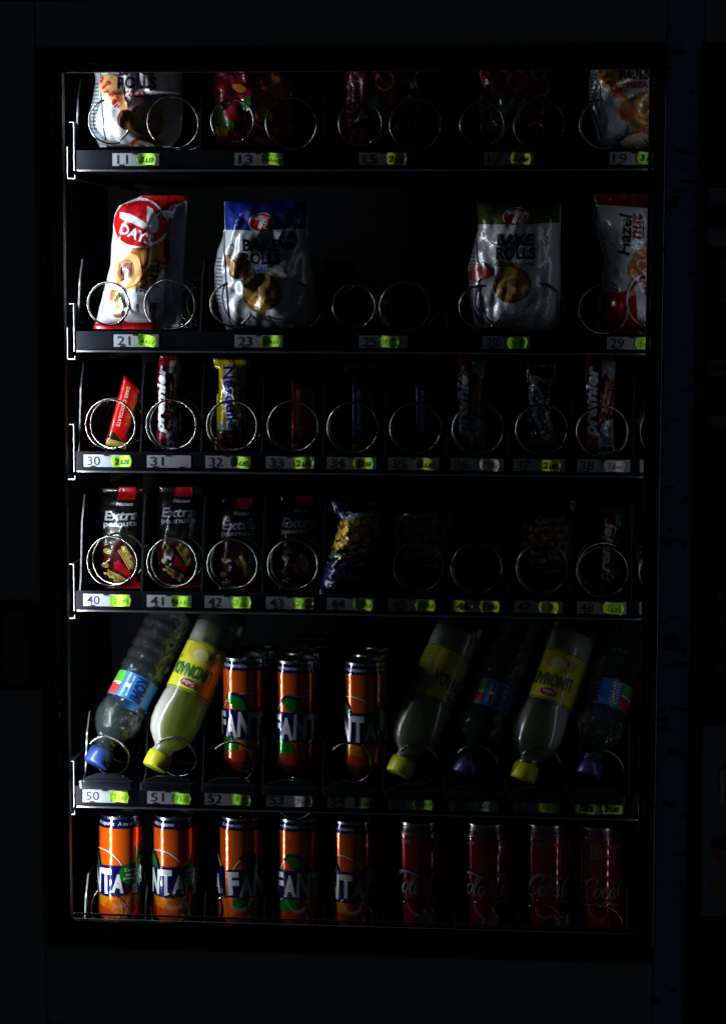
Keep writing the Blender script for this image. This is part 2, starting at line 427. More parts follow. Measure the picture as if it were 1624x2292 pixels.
def hazelnut_down(a):
    red = film(160, 12, 24)
    a.poly([(1300, 430), (1500, 430), (1500, 478), (1410, 470), (1300, 462)], red)
    a.text('Hazel', 1394, 530, 92, 26, film(14, 14, 18), -88, .02, .2); a.text('nut', 1418, 512, 58, 24, film(150, 20, 36), -88, .025, .2)
    a.microtext(1432, 480, 1438, 560, film(80, 84, 100), 1, 0, 8)
    a.poly([(1438, 548), (1500, 530), (1500, 650), (1440, 650), (1406, 622), (1402, 604), (1416, 572)], film(196, 126, 60))
    for i in range(4): a.stroke([(1412+i*12, 612-i*8), (1424+i*12, 584-i*6)], 1.6, film(150, 84, 36))
    a.poly([(1300, 655), (1410, 654), (1450, 660), (1500, 660), (1500, 760), (1300, 760)], red)
    a.ell(1454, 672, 56, 62, WHITE); a.ell(1454, 672, 52, 58, red)
    wh = film(225, 225, 232)
    a.poly([(1418, 640), (1434, 632), (1444, 700), (1446, 722), (1424, 716)], wh); a.poly([(1434, 660), (1500, 690), (1500, 706), (1440, 690)], wh)
    a.text('DAYS', 1440, 632, 60, 22, wh, 130, .03)

def nacho(a):
    a.poly([(470, 60), (700, 60), (700, 175), (600, 165), (470, 200)], film(110, 10, 22))
    rg = random.Random(6)
    for i in range(16):
        x, y, r = rg.uniform(585, 665), rg.uniform(175, 315), rg.uniform(14, 24); t = rg.uniform(0, 6.3)
        a.poly([(x+r*math.cos(t+j*2.1), y+r*math.sin(t+j*2.1)) for j in range(3)], film(*rg.choice([(190, 120, 22), (170, 98, 16), (205, 140, 40)])))
    a.ell(497, 300, 20, 26, film(205, 130, 20)); a.ell(494, 262, 18, 26, film(60, 80, 20)); a.ell(530, 262, 22, 18, film(160, 18, 24))
    a.ell(560, 240, 13, 18, film(40, 120, 30), 20); a.ell(545, 205, 16, 8, film(220, 150, 50), 20); a.ell(520, 285, 16, 12, film(50, 96, 30))
    a.poly([(470, 308), (700, 308), (700, 340), (470, 340)], film(126, 10, 24)); a.ell(610, 318, 40, 12, film(190, 120, 30)); a.ell(655, 316, 18, 10, film(190, 120, 30))
    a.text('100g', 543, 322, 36, 9, film(225, 225, 225), 0, .03); a.text('e', 565, 321, 7, 7, film(225, 225, 225))
    a.text('sare • salt', 578, 168, 62, 8, film(150, 150, 160), 0, .02)
def pretzel(cx, wt):
    def f(a):
        rg = random.Random(wt); o = film(176, 104, 34)
        for x, y in ((-55, 175), (6, 190), (52, 172), (-70, 240), (60, 240), (-10, 270), (45, 300), (-50, 310), (0, 328), (66, 330)):
            r = rg.uniform(15, 21)
            a.stroke([(cx+x+r*math.cos(t*.7), y+r*.95*math.sin(t*.7)) for t in range(10)], 4.6, o)
            a.stroke([(cx+x-r*.7, y-r*.5), (cx+x, y+r*.1), (cx+x+r*.6, y+r*.7)], 3.8, film(150, 84, 28))
        a.ell(cx-10, 240, 24, 14, film(30, 90, 34), 20); a.ell(cx-28, 262, 26, 16, film(20, 70, 40), -20)
        a.rect(cx-110, 318, cx+30, 340, film(110, 8, 22))
        a.text('80g', cx-52, 327, 30, 9, film(200, 200, 205), 0, .02); a.text('sare • salt', cx-5, 168, 60, 7, film(120, 110, 120))
    return f

def premier(x0, y0, w, h):
    """wafer bar wrapper, art for a box x0..x0+w, y0..y0+h"""
    def f(a):
        X = lambda u: x0+u*w
        Y = lambda v: y0+v*h
        sil = film(205, 212, 222); a.rect(X(-.2), Y(-.05), X(1.2), Y(.06), film(120, 10, 26))
        a.poly([(X(.58), Y(-.02)), (X(1.1), Y(.0)), (X(1.1), Y(.2)), (X(.86), Y(.2)), (X(.74), Y(.13)), (X(.6), Y(.12))], film(170, 182, 196))
        a.poly([(X(.62), Y(.66)), (X(1.1), Y(.58)), (X(1.1), Y(1.05)), (X(.48), Y(1.05)), (X(.5), Y(.8))], sil)
        a.poly([(X(.02), Y(.78)), (X(.5), Y(.72)), (X(.47), Y(.96)), (X(.0), Y(.96))], film(170, 16, 44))
        for i, c in enumerate([(206, 150, 96), (112, 56, 30), (214, 170, 110), (100, 50, 26), (206, 150, 96)]):
            q = i*.075
            a.poly([(X(.68+q), Y(.30+i*.006)), (X(.75+q), Y(.30+i*.006)), (X(.63+q), Y(.54+i*.006)), (X(.56+q), Y(.54+i*.006))], film(*c))
        a.poly([(X(.7), Y(.2)), (X(1.06), Y(.2)), (X(1.02), Y(.3)), (X(.66), Y(.29))], film(150, 94, 60))
        a.text('premier', X(.33), Y(.42), h*.76, w*.56, film(24, 18, 60), -89, .075, .18)
        a.text('premier', X(.33), Y(.42), h*.755, w*.50, film(222, 228, 238), -89, .042, .18)
        a.text('vincinni', X(.2), Y(.9), h*.12, w*.16, film(225, 190, 200), -85, .0, .3)
        a.text('fine cocoa', X(.7), Y(.80), h*.15, w*.13, film(20, 16, 60), -90, .03); a.text('& milk cream', X(.86), Y(.79), h*.19, w*.12, film(20, 16, 60), -90, .02)
        a.ell(X(.7), Y(.93), w*.09, w*.09, film(24, 20, 50)); a.rect(X(.82), Y(.91), X(.96), Y(.95), film(24, 20, 50))
    return f

def nesquik(a):
    y = film(214, 186, 16); b = film(18, 42, 170); w = film(235, 238, 240)
    a.rect(460, 958, 600, 1020, film(70, 36, 20)); a.rect(460, 945, 600, 960, film(150, 160, 160))
    rg = random.Random(9)
    for i in range(14): a.ell(rg.uniform(490, 545), rg.uniform(968, 1004), rg.uniform(3, 7), rg.uniform(3, 6), film(*rg.choice([(110, 62, 36), (50, 24, 14), (140, 90, 60)])), 0, 9)
    a.text('Nesquik', 518, 885, 140, 42, w, 84, .08); a.text('Nesquik', 518, 885, 134, 34, b, 84, .02)
def choc(red, tw, x0, x1, yt, yb, words):
    """square-ended chocolate bar: coloured sleeve with slanted ends, brown band, gold foil"""
    def f(a):
        gold = film(196, 170, 92); br = film(52, 20, 14); w = x1-x0; h = yb-yt
        X = lambda u: x0+u*w
        Y = lambda v: yt+v*h
        a.poly([(X(-.1), Y(.78)), (X(1.1), Y(.99)), (X(1.1), Y(1.02)), (X(-.1), Y(1.02))], br)
        a.poly([(X(0), Y(.76)), (X(1), Y(.93)), (X(1), Y(.95)), (X(0), Y(.78))], gold)
        a.poly([(X(-.1), Y(.76)), (X(0), Y(.76)), (X(1.1), Y(.96)), (X(1.1), Y(1.02)), (X(-.1), Y(1.02))], br)
        a.rect(X(-.1), Y(.9), X(1.1), Y(1.02), gold)
        a.text(words, X(.3), Y(.42), h*.56, w*.17, film(230, 216, 200), 90, .015)
        a.text('ROSHEN', X(.68), Y(.44), h*.44, w*.22, film(150, 100, 30), 90, .01)
        a.poly([(X(-.1), Y(-.05)), (X(1.1), Y(-.05)), (X(1.1), Y(.0)), (X(-.1), Y(.0))], br)
    return f
def peanutbar(cx, yE):
    """dark wrapper with EXTRA lettering whose middle sits at cx, yE"""
    def f(a):
        wt = film(168, 176, 184); tan = film(205, 176, 96); red = film(186, 14, 26)
        a.rect(cx-12, yE-68, cx+28, yE-34, red)
        a.text('Mateo', cx+6, yE-25, 38, 8, wt, 0, .03, .2)
        a.text('Extra', cx, yE, 78, 22, wt, -2, .025, .15); a.text('peanuts', cx-2, yE+21, 76, 15, wt, -2, .03)
        a.poly([(cx-60, yE+68), (cx+60, yE+50), (cx+60, yE+190), (cx-60, yE+190)], film(66, 6, 14))
        a.poly([(cx-38, yE+170), (cx-4, yE+98), (cx+60, yE+168), (cx+40, yE+190)], red)
        a.ell(cx+34, yE+82, 30, 26, film(60, 34, 24), 20, wob=.3); a.ell(cx-14, yE+146, 32, 24, film(52, 30, 22), 10, wob=.3)
        for i in range(5): a.stroke([(cx-4+i*4, yE+78-i*2), (cx+12+i*4, yE+104-i*2), (cx+22+i*4, yE+122-i*2)], 2.6, tan)
        for i in range(5): a.stroke([(cx-28+i*1, yE+122+i*4), (cx-10+i*1, yE+131+i*4), (cx+12+i*1, yE+143+i*3)], 2.4, tan)
        rg = random.Random(12)
        for i in range(12): a.ell(cx+8+i*2.4+rg.uniform(-4, 4), yE+70+i*4.4+rg.uniform(-3, 3), rg.uniform(3, 5), rg.uniform(2.4, 4), film(216, 190, 90), rg.uniform(0, 90), 9)
        for i in range(8): a.ell(cx-30+i*5+rg.uniform(-2, 2), yE+128+i*4+rg.uniform(-3, 3), rg.uniform(3, 5.4), rg.uniform(2.4, 4), film(216, 190, 90), rg.uniform(0, 90), 9)
        a.ell(cx-27, yE+78, 9, 6, film(120, 130, 40)); a.ell(cx-30, yE+110, 9, 6, film(100, 104, 30))
    return f
def nutbag(cx, x0, yt, gusto):
    def f(a):
        navy = film(16, 18, 66); nut = film(216, 178, 60)
        a.rect(x0-40, yt-40, x0+170, yt+24, navy)
        a.rect(x0-60, yt+24, x0+170, yt+112, film(120, 70, 24))
        rg = random.Random(int(cx))
        for i in range(46):
            a.ell(x0-30+(i % 9)*19+rg.uniform(-5, 5), yt+34+(i//9)*17+rg.uniform(-4, 4), rg.uniform(8, 12), rg.uniform(7, 9), film(*rg.choice([(222, 182, 60), (206, 160, 46), (190, 140, 40)])), rg.uniform(-50, 50), 12)
        a.text('Gusto', cx, yt+14, 62, 17, film(150, 170, 180), -4, .06)
        a.stroke([(x0-50, yt+126), (x0+10, yt+104), (x0+60, yt+98), (x0+150, yt+110)], 17, film(44, 84, 26))
        a.text('Salted Peanuts', cx+4, yt+101, 96, 12, film(206, 214, 190), -8, .01, 0, 3)
        a.rect(x0-70, yt+122, x0+170, yt+260, navy)
        a.text('Arahide prajite', cx+4, yt+118, 70, 7, film(190, 196, 210), -6, .0, 0, 2); a.text('si sarate', cx+6, yt+127, 36, 6, film(190, 196, 210), -6)
        a.ell(cx-4, yt+160, 22, 14, film(146, 88, 44), 32, wob=.2); a.ell(cx+14, yt+178, 20, 13, film(146, 88, 44), 32, wob=.2)
    return f
def popbar(a):
    wt = film(165, 175, 185)
    a.ell(1196, 885, 17, 27, wt, -25); a.ell(1210, 930, 17, 34, wt, -18); a.ell(1222, 962, 16, 22, wt, 0)
    a.text('POPCORN', 1209, 922, 100, 17, film(14, 12, 16), 72, .05)
    a.rect(1180, 982, 1234, 988, film(110, 120, 130)); a.text('NESTLÉ', 1212, 820, 40, 9, wt, 0, .03)
    a.ell(1195, 850, 16, 9, film(120, 100, 30)); a.ell(1225, 850, 14, 12, film(90, 50, 20))
    rg = random.Random(2)
    for i in range(12): a.ell(rg.uniform(1185, 1235), rg.uniform(992, 1012), 5, 4, film(70, 40, 30), 0, 8)

# ------------------------------------------------------------------ the machine
OW, OH = 0.7291, 1.0858            # window opening
machine = empty('vending_machine', (0.4, 0, -.4), 'dark snack vending machine with a large lit window and a control column on its right', 'vending machine')
def mpart(bm, name, mats, smooth=False): return finish(bm, name, mats, machine, machine.location, smooth)
XL, XR, ZB, ZT = -.25, 1.16, -.42, 1.42
YF = -.022                                         # outer face of the door
bm = bmesh.new()                                   # door skin round the window
bx0, bx1, bz0, bz1 = -.0295, .7485, -.0185, 1.112      # hole for the bezel
box(bm, XL, bx0, YF, .02, ZB, 1.172, .003)
box(bm, bx0+.0004, bx1-.0004, YF, .02, bz1, 1.172, .003)
box(bm, bx0+.0004, bx1-.0004, YF+.002, .02, -.13, bz0, .003)
box(bm, bx0+.0004, bx1-.0004, YF+.016, .02, ZB, -.1305, .003)
box(bm, XL, XR, YF-.001, .02, 1.1735, ZT, .002)
box(bm, .7945, XR, YF, .018, 1.114, 1.172, .003)
mpart(bm, 'door_skin', DOORP)
# bezel: stepped frame round the pane
bm = bmesh.new()
def ring(bm, x0, x1, z0, z1, w, y0, y1, bev=.0025, wr=None):
    wr = wr or w
    box(bm, x0-w, x0, y0, y1, z0-w, z1+w, bev); box(bm, x1, x1+wr, y0, y1, z0-w, z1+w, bev)
    box(bm, x0+.0003, x1-.0003, y0+.0004, y1, z1, z1+w, bev); box(bm, x0+.0003, x1-.0003, y0+.0004, y1, z0-w, z0, bev)
ring(bm, 0, OW, 0, OH, .0085, -.004, .012, .0012, .005)
ring(bm, -.0088, OW+.0053, -.0088, OH+.0088, .0095, -.016, .006, .003, .006)
ring(bm, -.0186, OW+.0116, -.0186, OH+.0186, .0105, -.027, .01, .004, .0075)
mpart(bm, 'bezel', BEZEL, False)
bm = bmesh.new(); box(bm, -.006, OW+.006, .0045, .0085, -.006, OH+.006); wp = mpart(bm, 'window_pane', PANE)
bm = bmesh.new(); rg = random.Random(21)
for i in range(90):
    x = .004+.4*rg.random()**2.2 if i < 60 else OW*rg.random(); z = OH*rg.random(); r = rg.uniform(.00015, .00042)
    vs = [bm.verts.new((x+r*math.cos(t)*rg.uniform(.7, 1.3), .0089, z+r*math.sin(t)*rg.uniform(.7, 1.5))) for t in (0, 1.2, 2.5, 3.8, 5.1)]
    bm.faces.new(vs)
o = finish(bm, 'dust_specks', mat('dust', (.5, .5, .48), .9), None, machine.location); o.parent = wp; o.location = (0, 0, 0); o['kind'] = 'stuff'
bm = bmesh.new(); box(bm, .0, OW, .0125, .0145, .0035, .0065, .0008); box(bm, -.002, OW, -.0045, -.0025, -.0098, -.0065, .0009)
mpart(bm, 'sill_trim', mat('sill_trim', (.08, .09, .095), .3, .8, 0, .1, 150, .2, 12))
# cabinet inside
bm = bmesh.new()
box(bm, -.075, -.07, .021, .62, -.2, 1.4); box(bm, .92, .925, .021, .62, -.2, 1.4); box(bm, -.07, .92, .615, .62, -.2, 1.4)
box(bm, -.07, .92, .021, .615, 1.395, 1.4); box(bm, -.07, .92, .021, .615, -.2, -.195)
mpart(bm, 'cabinet', CABIN)
# light strips: one profile each with its diodes
def strip(x, sgn, rad, nm, z0=-.01, z1=1.075):
    bm = bmesh.new(); d = Vector((sgn*.86, .5, 0)).normalized(); t = Vector((-d.y, d.x, 0))
    n = 74; h = .0026
    c = Vector((x, .029, 0))
    prof = [c-t*.0045-d*.0004, c+t*.0045-d*.0004, c+t*.0045-d*.003, c-t*.0045-d*.003]
    a = [bm.verts.new((p.x, p.y, z0-.01)) for p in prof]; b = [bm.verts.new((p.x, p.y, z1+.01)) for p in prof]
    bm.faces.new(a); bm.faces.new(b[::-1])
    for i in range(4): bm.faces.new((a[i], b[i], b[(i+1) % 4], a[(i+1) % 4]))
    bmesh.ops.recalc_face_normals(bm, faces=bm.faces)
    base = mpart(bm, 'light_strip', RAILP)
    bm = bmesh.new()
    for i in range(n):
        z = z0+(z1-z0)*(i+.5)/n
        q = [bm.verts.new(c+t*u+Vector((0, 0, z+w))) for u, w in ((-h, -h), (h, -h), (h, h), (-h, h))]
        f = bm.faces.new(q)
        f.normal_update()
        if f.normal.dot(d) < 0: f.normal_flip()
    m = emis(nm, (.86, .95, 1.0), rad)
    o = finish(bm, 'diodes', m, None, machine.location)
    o.parent = base; o.location = (0, 0, 0)
strip(-.0135, 1, LEFT_STRIP, 'diode_left'); strip(OW+.0105, -1, RIGHT_STRIP, 'diode_right')
# latch on the left of the door
bm = bmesh.new()
p = U(46, 1440, YF); box(bm, p.x-.025, p.x+.025, YF-.002, YF-.0002, p.z-.06, p.z+.055, .004); h1 = mpart(bm, 'latch_recess', mat('recess_black', (.008, .008, .01), .5))
bm = bmesh.new(); p = U(38, 1400, YF)
prism_xz(bm, [(p.x-.010, p.z+.018), (p.x+.010, p.z+.018), (p.x+.016, p.z-.03), (p.x+.015, p.z-.075), (p.x-.015, p.z-.075), (p.x-.016, p.z-.03)], YF-.014, YF-.0022)
box(bm, p.x-.012, p.x+.012, YF-.0165, YF-.0143, p.z-.001, p.z+.0015, .0004)
bmesh.ops.create_cone(bm, cap_ends=True, segments=20, radius1=.006, radius2=.006, depth=.004, matrix=Matrix.Translation((p.x, YF-.0165, p.z-.022))@Matrix.Rotation(math.pi/2, 4, 'X'))
mpart(bm, 'latch_handle', mat('latch_plastic', (.09, .095, .11), .3, 0, .3))
# scuffed blue trim strip between window and control column
TRIM = bpy.data.materials.new('scuffed_blue'); TRIM.use_nodes = True; nt = TRIM.node_tree; b = nt.nodes['Principled BSDF']
tc = nt.nodes.new('ShaderNodeTexCoord'); mp = nt.nodes.new('ShaderNodeMapping'); mp.inputs['Scale'].default_value = (30, 30, 75)
n = nt.nodes.new('ShaderNodeTexNoise'); n.inputs['Scale'].default_value = 1; n.inputs['Detail'].default_value = 1.5; n.inputs['Distortion'].default_value = .8
cr = nt.nodes.new('ShaderNodeValToRGB'); cr.color_ramp.elements[0].position = .33; cr.color_ramp.elements[1].position = .38
cr.color_ramp.elements[0].color = (.02, .03, .04, 1); cr.color_ramp.elements[1].color = (.16, .36, .5, 1)
nt.links.new(tc.outputs['Object'], mp.inputs[0]); nt.links.new(mp.outputs[0], n.inputs['Vector']); nt.links.new(n.outputs['Fac'], cr.inputs[0]); nt.links.new(cr.outputs[0], b.inputs['Base Color'])
b.inputs['Roughness'].default_value = .55
bm = bmesh.new(); prism_xz(bm, [(.7495, -.42), (.7495, 1.05), (.749, 1.12), (.749, 1.172), (.794, 1.172), (.793, 1.12), (.7885, 1.05), (.7885, -.42)], YF+.004, .019); mpart(bm, 'trim_strip', TRIM)
# control column
bm = bmesh.new(); box(bm, .7895, .8015, YF-.006, .019, ZB, 1.112, .004); box(bm, .8018, XR, YF+.006, .019, ZB, 1.089, .003)
box(bm, .8018, XR, YF-.006, YF+.0055, 1.075, 1.112, .004)
mpart(bm, 'control_column', BEZEL)
def cface(px0, py0, px1, py1, y=YF+.006):
    a = U(px0, py0, y); c = U(px1, py1, y); return a.x, c.x, c.z, a.z
x0, x1, z0, z1 = cface(1577, 420, 1680, 550)
bm = bmesh.new(); box(bm, x0, x1, YF+.002, YF+.0055, z0, z1, .002); cp = mpart(bm, 'lock_plate', mat('grey_plate', (.42, .42, .5), .4, .3))
bm = bmesh.new(); c = U(1610, 484, YF)
RX = Matrix.Rotation(math.pi/2, 4, 'X')
bmesh.ops.create_cone(bm, cap_ends=True, segments=40, radius1=.0165, radius2=.015, depth=.010, matrix=Matrix.Translation((c.x, YF-.003, c.z))@RX)
bmesh.ops.create_cone(bm, cap_ends=True, segments=40, radius1=.0125, radius2=.0125, depth=.004, matrix=Matrix.Translation((c.x, YF-.010, c.z))@RX)
bmesh.ops.create_uvsphere(bm, u_segments=16, v_segments=10, radius=.004, matrix=Matrix.Translation((c.x, YF-.0125, c.z+.002)))
o = finish(bm, 'lock_cylinder', BLACKP, None, cp.location+machine.location); o.parent = cp; o.location = (0, 0, 0)
def cart(name, px0, py0, px1, py1, base, fn, y=YF+.0055):
    a = Art(); a.rect(px0, py0, px1, py1, base); fn(a); k = KP(y)
    for f in a.bm.faces:
        f.normal_update()
        if f.normal.y > 0: f.normal_flip()
    O = U(px0, py1, y)
    for v in a.bm.verts: v.co = Vector((O.x+(v.co.x-px0)*k, y-.0002*v.co.y, O.z+(py1+v.co.z)*k))
    return mpart(a.bm, name, a.mats)
cart('round_label', 1611, 582, 1680, 678, mat('pale_label', (.22, .25, .2), .6), lambda a: a.microtext(1616, 600, 1680, 670, ink(30, 30, 30), 6))
cart('paper_notice', 1581, 805, 1690, 841, paper(150, 150, 160), lambda a: a.text('Aparat video', 1640, 824, 110, 18, ink(8, 8, 10), 0, .01))
cart('yellow_label', 1590, 930, 1690, 958, mat('yellow_label', (.34, .36, .01), .6), lambda a: None)
def stk(a):
    a.ell(1635, 1740, 38, 52, mat('sticker_blue', (.03, .25, .5), .5)); a.ell(1637, 1702, 22, 10, mat('sticker_red', (.6, .1, .08), .5)); a.ell(1640, 1780, 22, 12, mat('sticker_yellow', (.7, .5, .05), .5))
    a.rect(1605, 1715, 1616, 1793, WHITE); a.text('M', 1622, 1728, 20, 24, WHITE, 0, .03)
    a.rect(1588, 1866, 1680, 1893, mat('sticker_navy', (.02, .03, .3), .5)); a.poly([(1588, 1893), (1612, 1893), (1612, 1927), (1598, 1918), (1589, 1904)], mat('sticker_red', (.6, .1, .08), .5))
    a.rect(1612, 1893, 1640, 1928, mat('sticker_yellow', (.7, .5, .05), .5))
    a.ell(1616, 1975, 29, 29, mat('sticker_gold', (.4, .34, .03), .5)); g = mat('sticker_line', (.4, .4, .4), .6)
    for t in (0, 1, 2): a.stroke([(1616-26*math.cos(t*1.05+.5), 1975-26*math.sin(t*1.05+.5)), (1616, 1975), (1616+26*math.cos(t*1.05+.5), 1975+26*math.sin(t*1.05+.5))], 1.4, g)
cart('sticker_sheet', 1566, 1614, 1690, 2050, mat('sticker_white', (.4, .4, .47), .45), stk)
for i, (t, py) in enumerate((('1', 1335), ('4', 1390), ('7', 1442), ('0', 1492))):
    x0, x1, z0, z1 = cface(1592, py-20, 1640, py+18)
    bm = bmesh.new(); box(bm, x0, x1, YF+.001, YF+.0055, z0, z1, .0015); kb = mpart(bm, 'key_button', RAILP)
    a = Art(); a.text(t, 1611, py, 13, 22, ink(120, 120, 130), 0, .02); k = KP(YF); P0 = U(1611, py, YF+.0008)
    for v in a.bm.verts: v.co = Vector((P0.x+(v.co.x-1611)*k, YF+.0007, P0.z+(v.co.z+py)*k))
    o = finish(a.bm, 'numeral', a.mats, None, kb.location+machine.location); o.parent = kb; o.location = (0, 0, 0)

# ------------------------------------------------------------------ coils
def coil_mesh(r, cw, a0, pitch=.052, turns=8, wire=.0015, front=.8):
    pts = []; n = int(turns*44); s = -1 if cw else 1
    for i in range(n+1):
        t = i/44; a = math.radians(a0)+s*2*math.pi*t
        f = .1 if t < front else .1+(t-front)
        y = pitch*(.08*t if t < front else .08*front+(t-front))
        pts.append((r*math.cos(a), y, r*math.sin(a)))
    bm = bmesh.new(); tube(bm, pts, wire, 8)
    bmesh.ops.recalc_face_normals(bm, faces=bm.faces)
    me = bpy.data.meshes.new('coil'); bm.to_mesh(me); bm.free(); me.materials.append(STEEL)
    for p in me.polygons: p.use_smooth = True
    return me
R34 = 56.5*KP(.07)
CM = {'single': coil_mesh(R34, True, -38), 'single_b': coil_mesh(R34, True, -70), 'single_c': coil_mesh(R34, True, 20), 'left': coil_mesh(48*KP(.07), False, -62, .068, 6), 'left_full': coil_mesh(54*KP(.07), False, -80),
      'right': coil_mesh(55*KP(.07), True, -128, .068, 6, .0015, .45), 'bottle': coil_mesh(50*KP(.07), True, 140, .08, 6, .0015, .3), 'can': coil_mesh(51*KP(.07), True, 92, .066, 7, .0015, .25), 'can_b': coil_mesh(51*KP(.07), True, 118, .066, 7, .0015, .25)}

# ------------------------------------------------------------------ trays with number cards
GREEN = mat('sticker_lime', (.46, .98, .02), .55, 0, .2, .25, 160, .1, 60)
PALE = mat('sticker_faded', (.66, .74, .7), .5, 0, .3, .25, 160, .1, 60)
OLIVE = mat('sticker_dull', (.10, .14, .02), .5, 0, .2, .25, 160, .1, 60)
CARD = CARDG = mat('number_card', (.28, .30, .34), .5, 0, .12, .05, 150, .15, 30)
INKD = ink(6, 6, 44); INKG = ink(10, 92, 52); INKK = ink(6, 30, 10); INKF = ink(96, 150, 30); INKP = ink(70, 80, 120)
YC = .060
def card(tray, num, xl, xr, zc, hz, stickers, pym, bright=False):
    k = KP(YC)
    a = Art(); h2 = hz/2
    c = CARD if bright else CARDG
    a.rect(xl, -h2, xr, h2, c)
    if num:
        w = 13 if num[0] == '1' and num != '11' else 15
        a.text(num, xl+(23 if len(stickers) < 2 else 23), 0, 30 if num != '11' else 24, 20, INKD if bright else ink(8, 9, 22), 0, .004)
    for u in (.2, .8): a.rect(xl+(xr-xl)*u-6, h2-3, xl+(xr-xl)*u+6, h2+1, BLACKP)
    a.rect(xl+(xr-xl)*.5-7, -h2-1, xl+(xr-xl)*.5+6, -h2+3, BLACKP)
    px0 = xl; ox = U(xl, pym, YC)
    for f in a.bm.faces:
        f.normal_update()
        if f.normal.y > 0: f.normal_flip()
    for v in a.bm.verts: v.co = Vector((ox.x+(v.co.x-px0)*k, YC-.0005-.00025*v.co.y, zc+v.co.z*k))
    co = finish(a.bm, 'number_card', a.mats, tray, tray.location)
    rg = random.Random(int(xl*3+pym))
    for (sl, sr, txt, style, dz) in stickers:
        a = Art(); m = {'pale': PALE, 'dull': OLIVE}.get(style, GREEN)
        w = (sr-sl)/2; h = 12.5; cx = 0
        pts = [(-w*.82, -h+rg.uniform(-1, 1)), (0, -h+rg.uniform(-1.5, 1)), (w*.8, -h+rg.uniform(-1, 1)), (w*.9, -h*.6), (w, -h*.1), (w*.93, h*.4), (w*.84, h), (0, h+rg.uniform(-1, 1)), (-w*.8, h), (-w*.92, h*.4), (-w, h*.1), (-w*.93, -h*.5)]
        a.poly(pts, m)
        ic = {'bold': INKK, 'green': INKG, 'pale': INKP}.get(style, INKF if style != 'dull' else INKK)
        bd = .06 if style in ('bold', 'green') else .0
        th = 15 if bd else 12
        if txt.isdigit(): a.text(txt, 0, 0, 30, 17, ic, -4, .06)
        elif len(txt) == 1: a.text(txt, -8, 0, 13, 17, ic, 0, .03)
        else:
            a.text(txt[0], -w*.5, 0, th*.7, th, ic, rg.uniform(-8, 8), bd, .15); a.text(txt[1:], w*.28, 2, w*.9, th*.68, ic, rg.uniform(-8, 3), bd*.8, .25)
        a.slice(4, 4)
        tw = math.radians(rg.uniform(-7, 5)); C = U((sl+sr)/2, pym, YC); lift = rg.uniform(.0015, .0042)
        for v in a.bm.verts:
            x, L, z = v.co.x, v.co.y, v.co.z
            x, z = x*math.cos(tw)-z*math.sin(tw), x*math.sin(tw)+z*math.cos(tw)
            bulge = .0013+lift*(x/w*.5+.5)**2+.0011*math.sin(x*.16+rg.random()*.02+sl)+.0004*math.sin(z*.5+sl)
            v.co = Vector((C.x+x*k, YC-.0016-bulge-.00022*L, zc+(z+dz)*k))
        so = finish(a.bm, 'price_sticker', a.mats, None, tray.location, True); so.parent = co; so.location = (0, 0, 0)
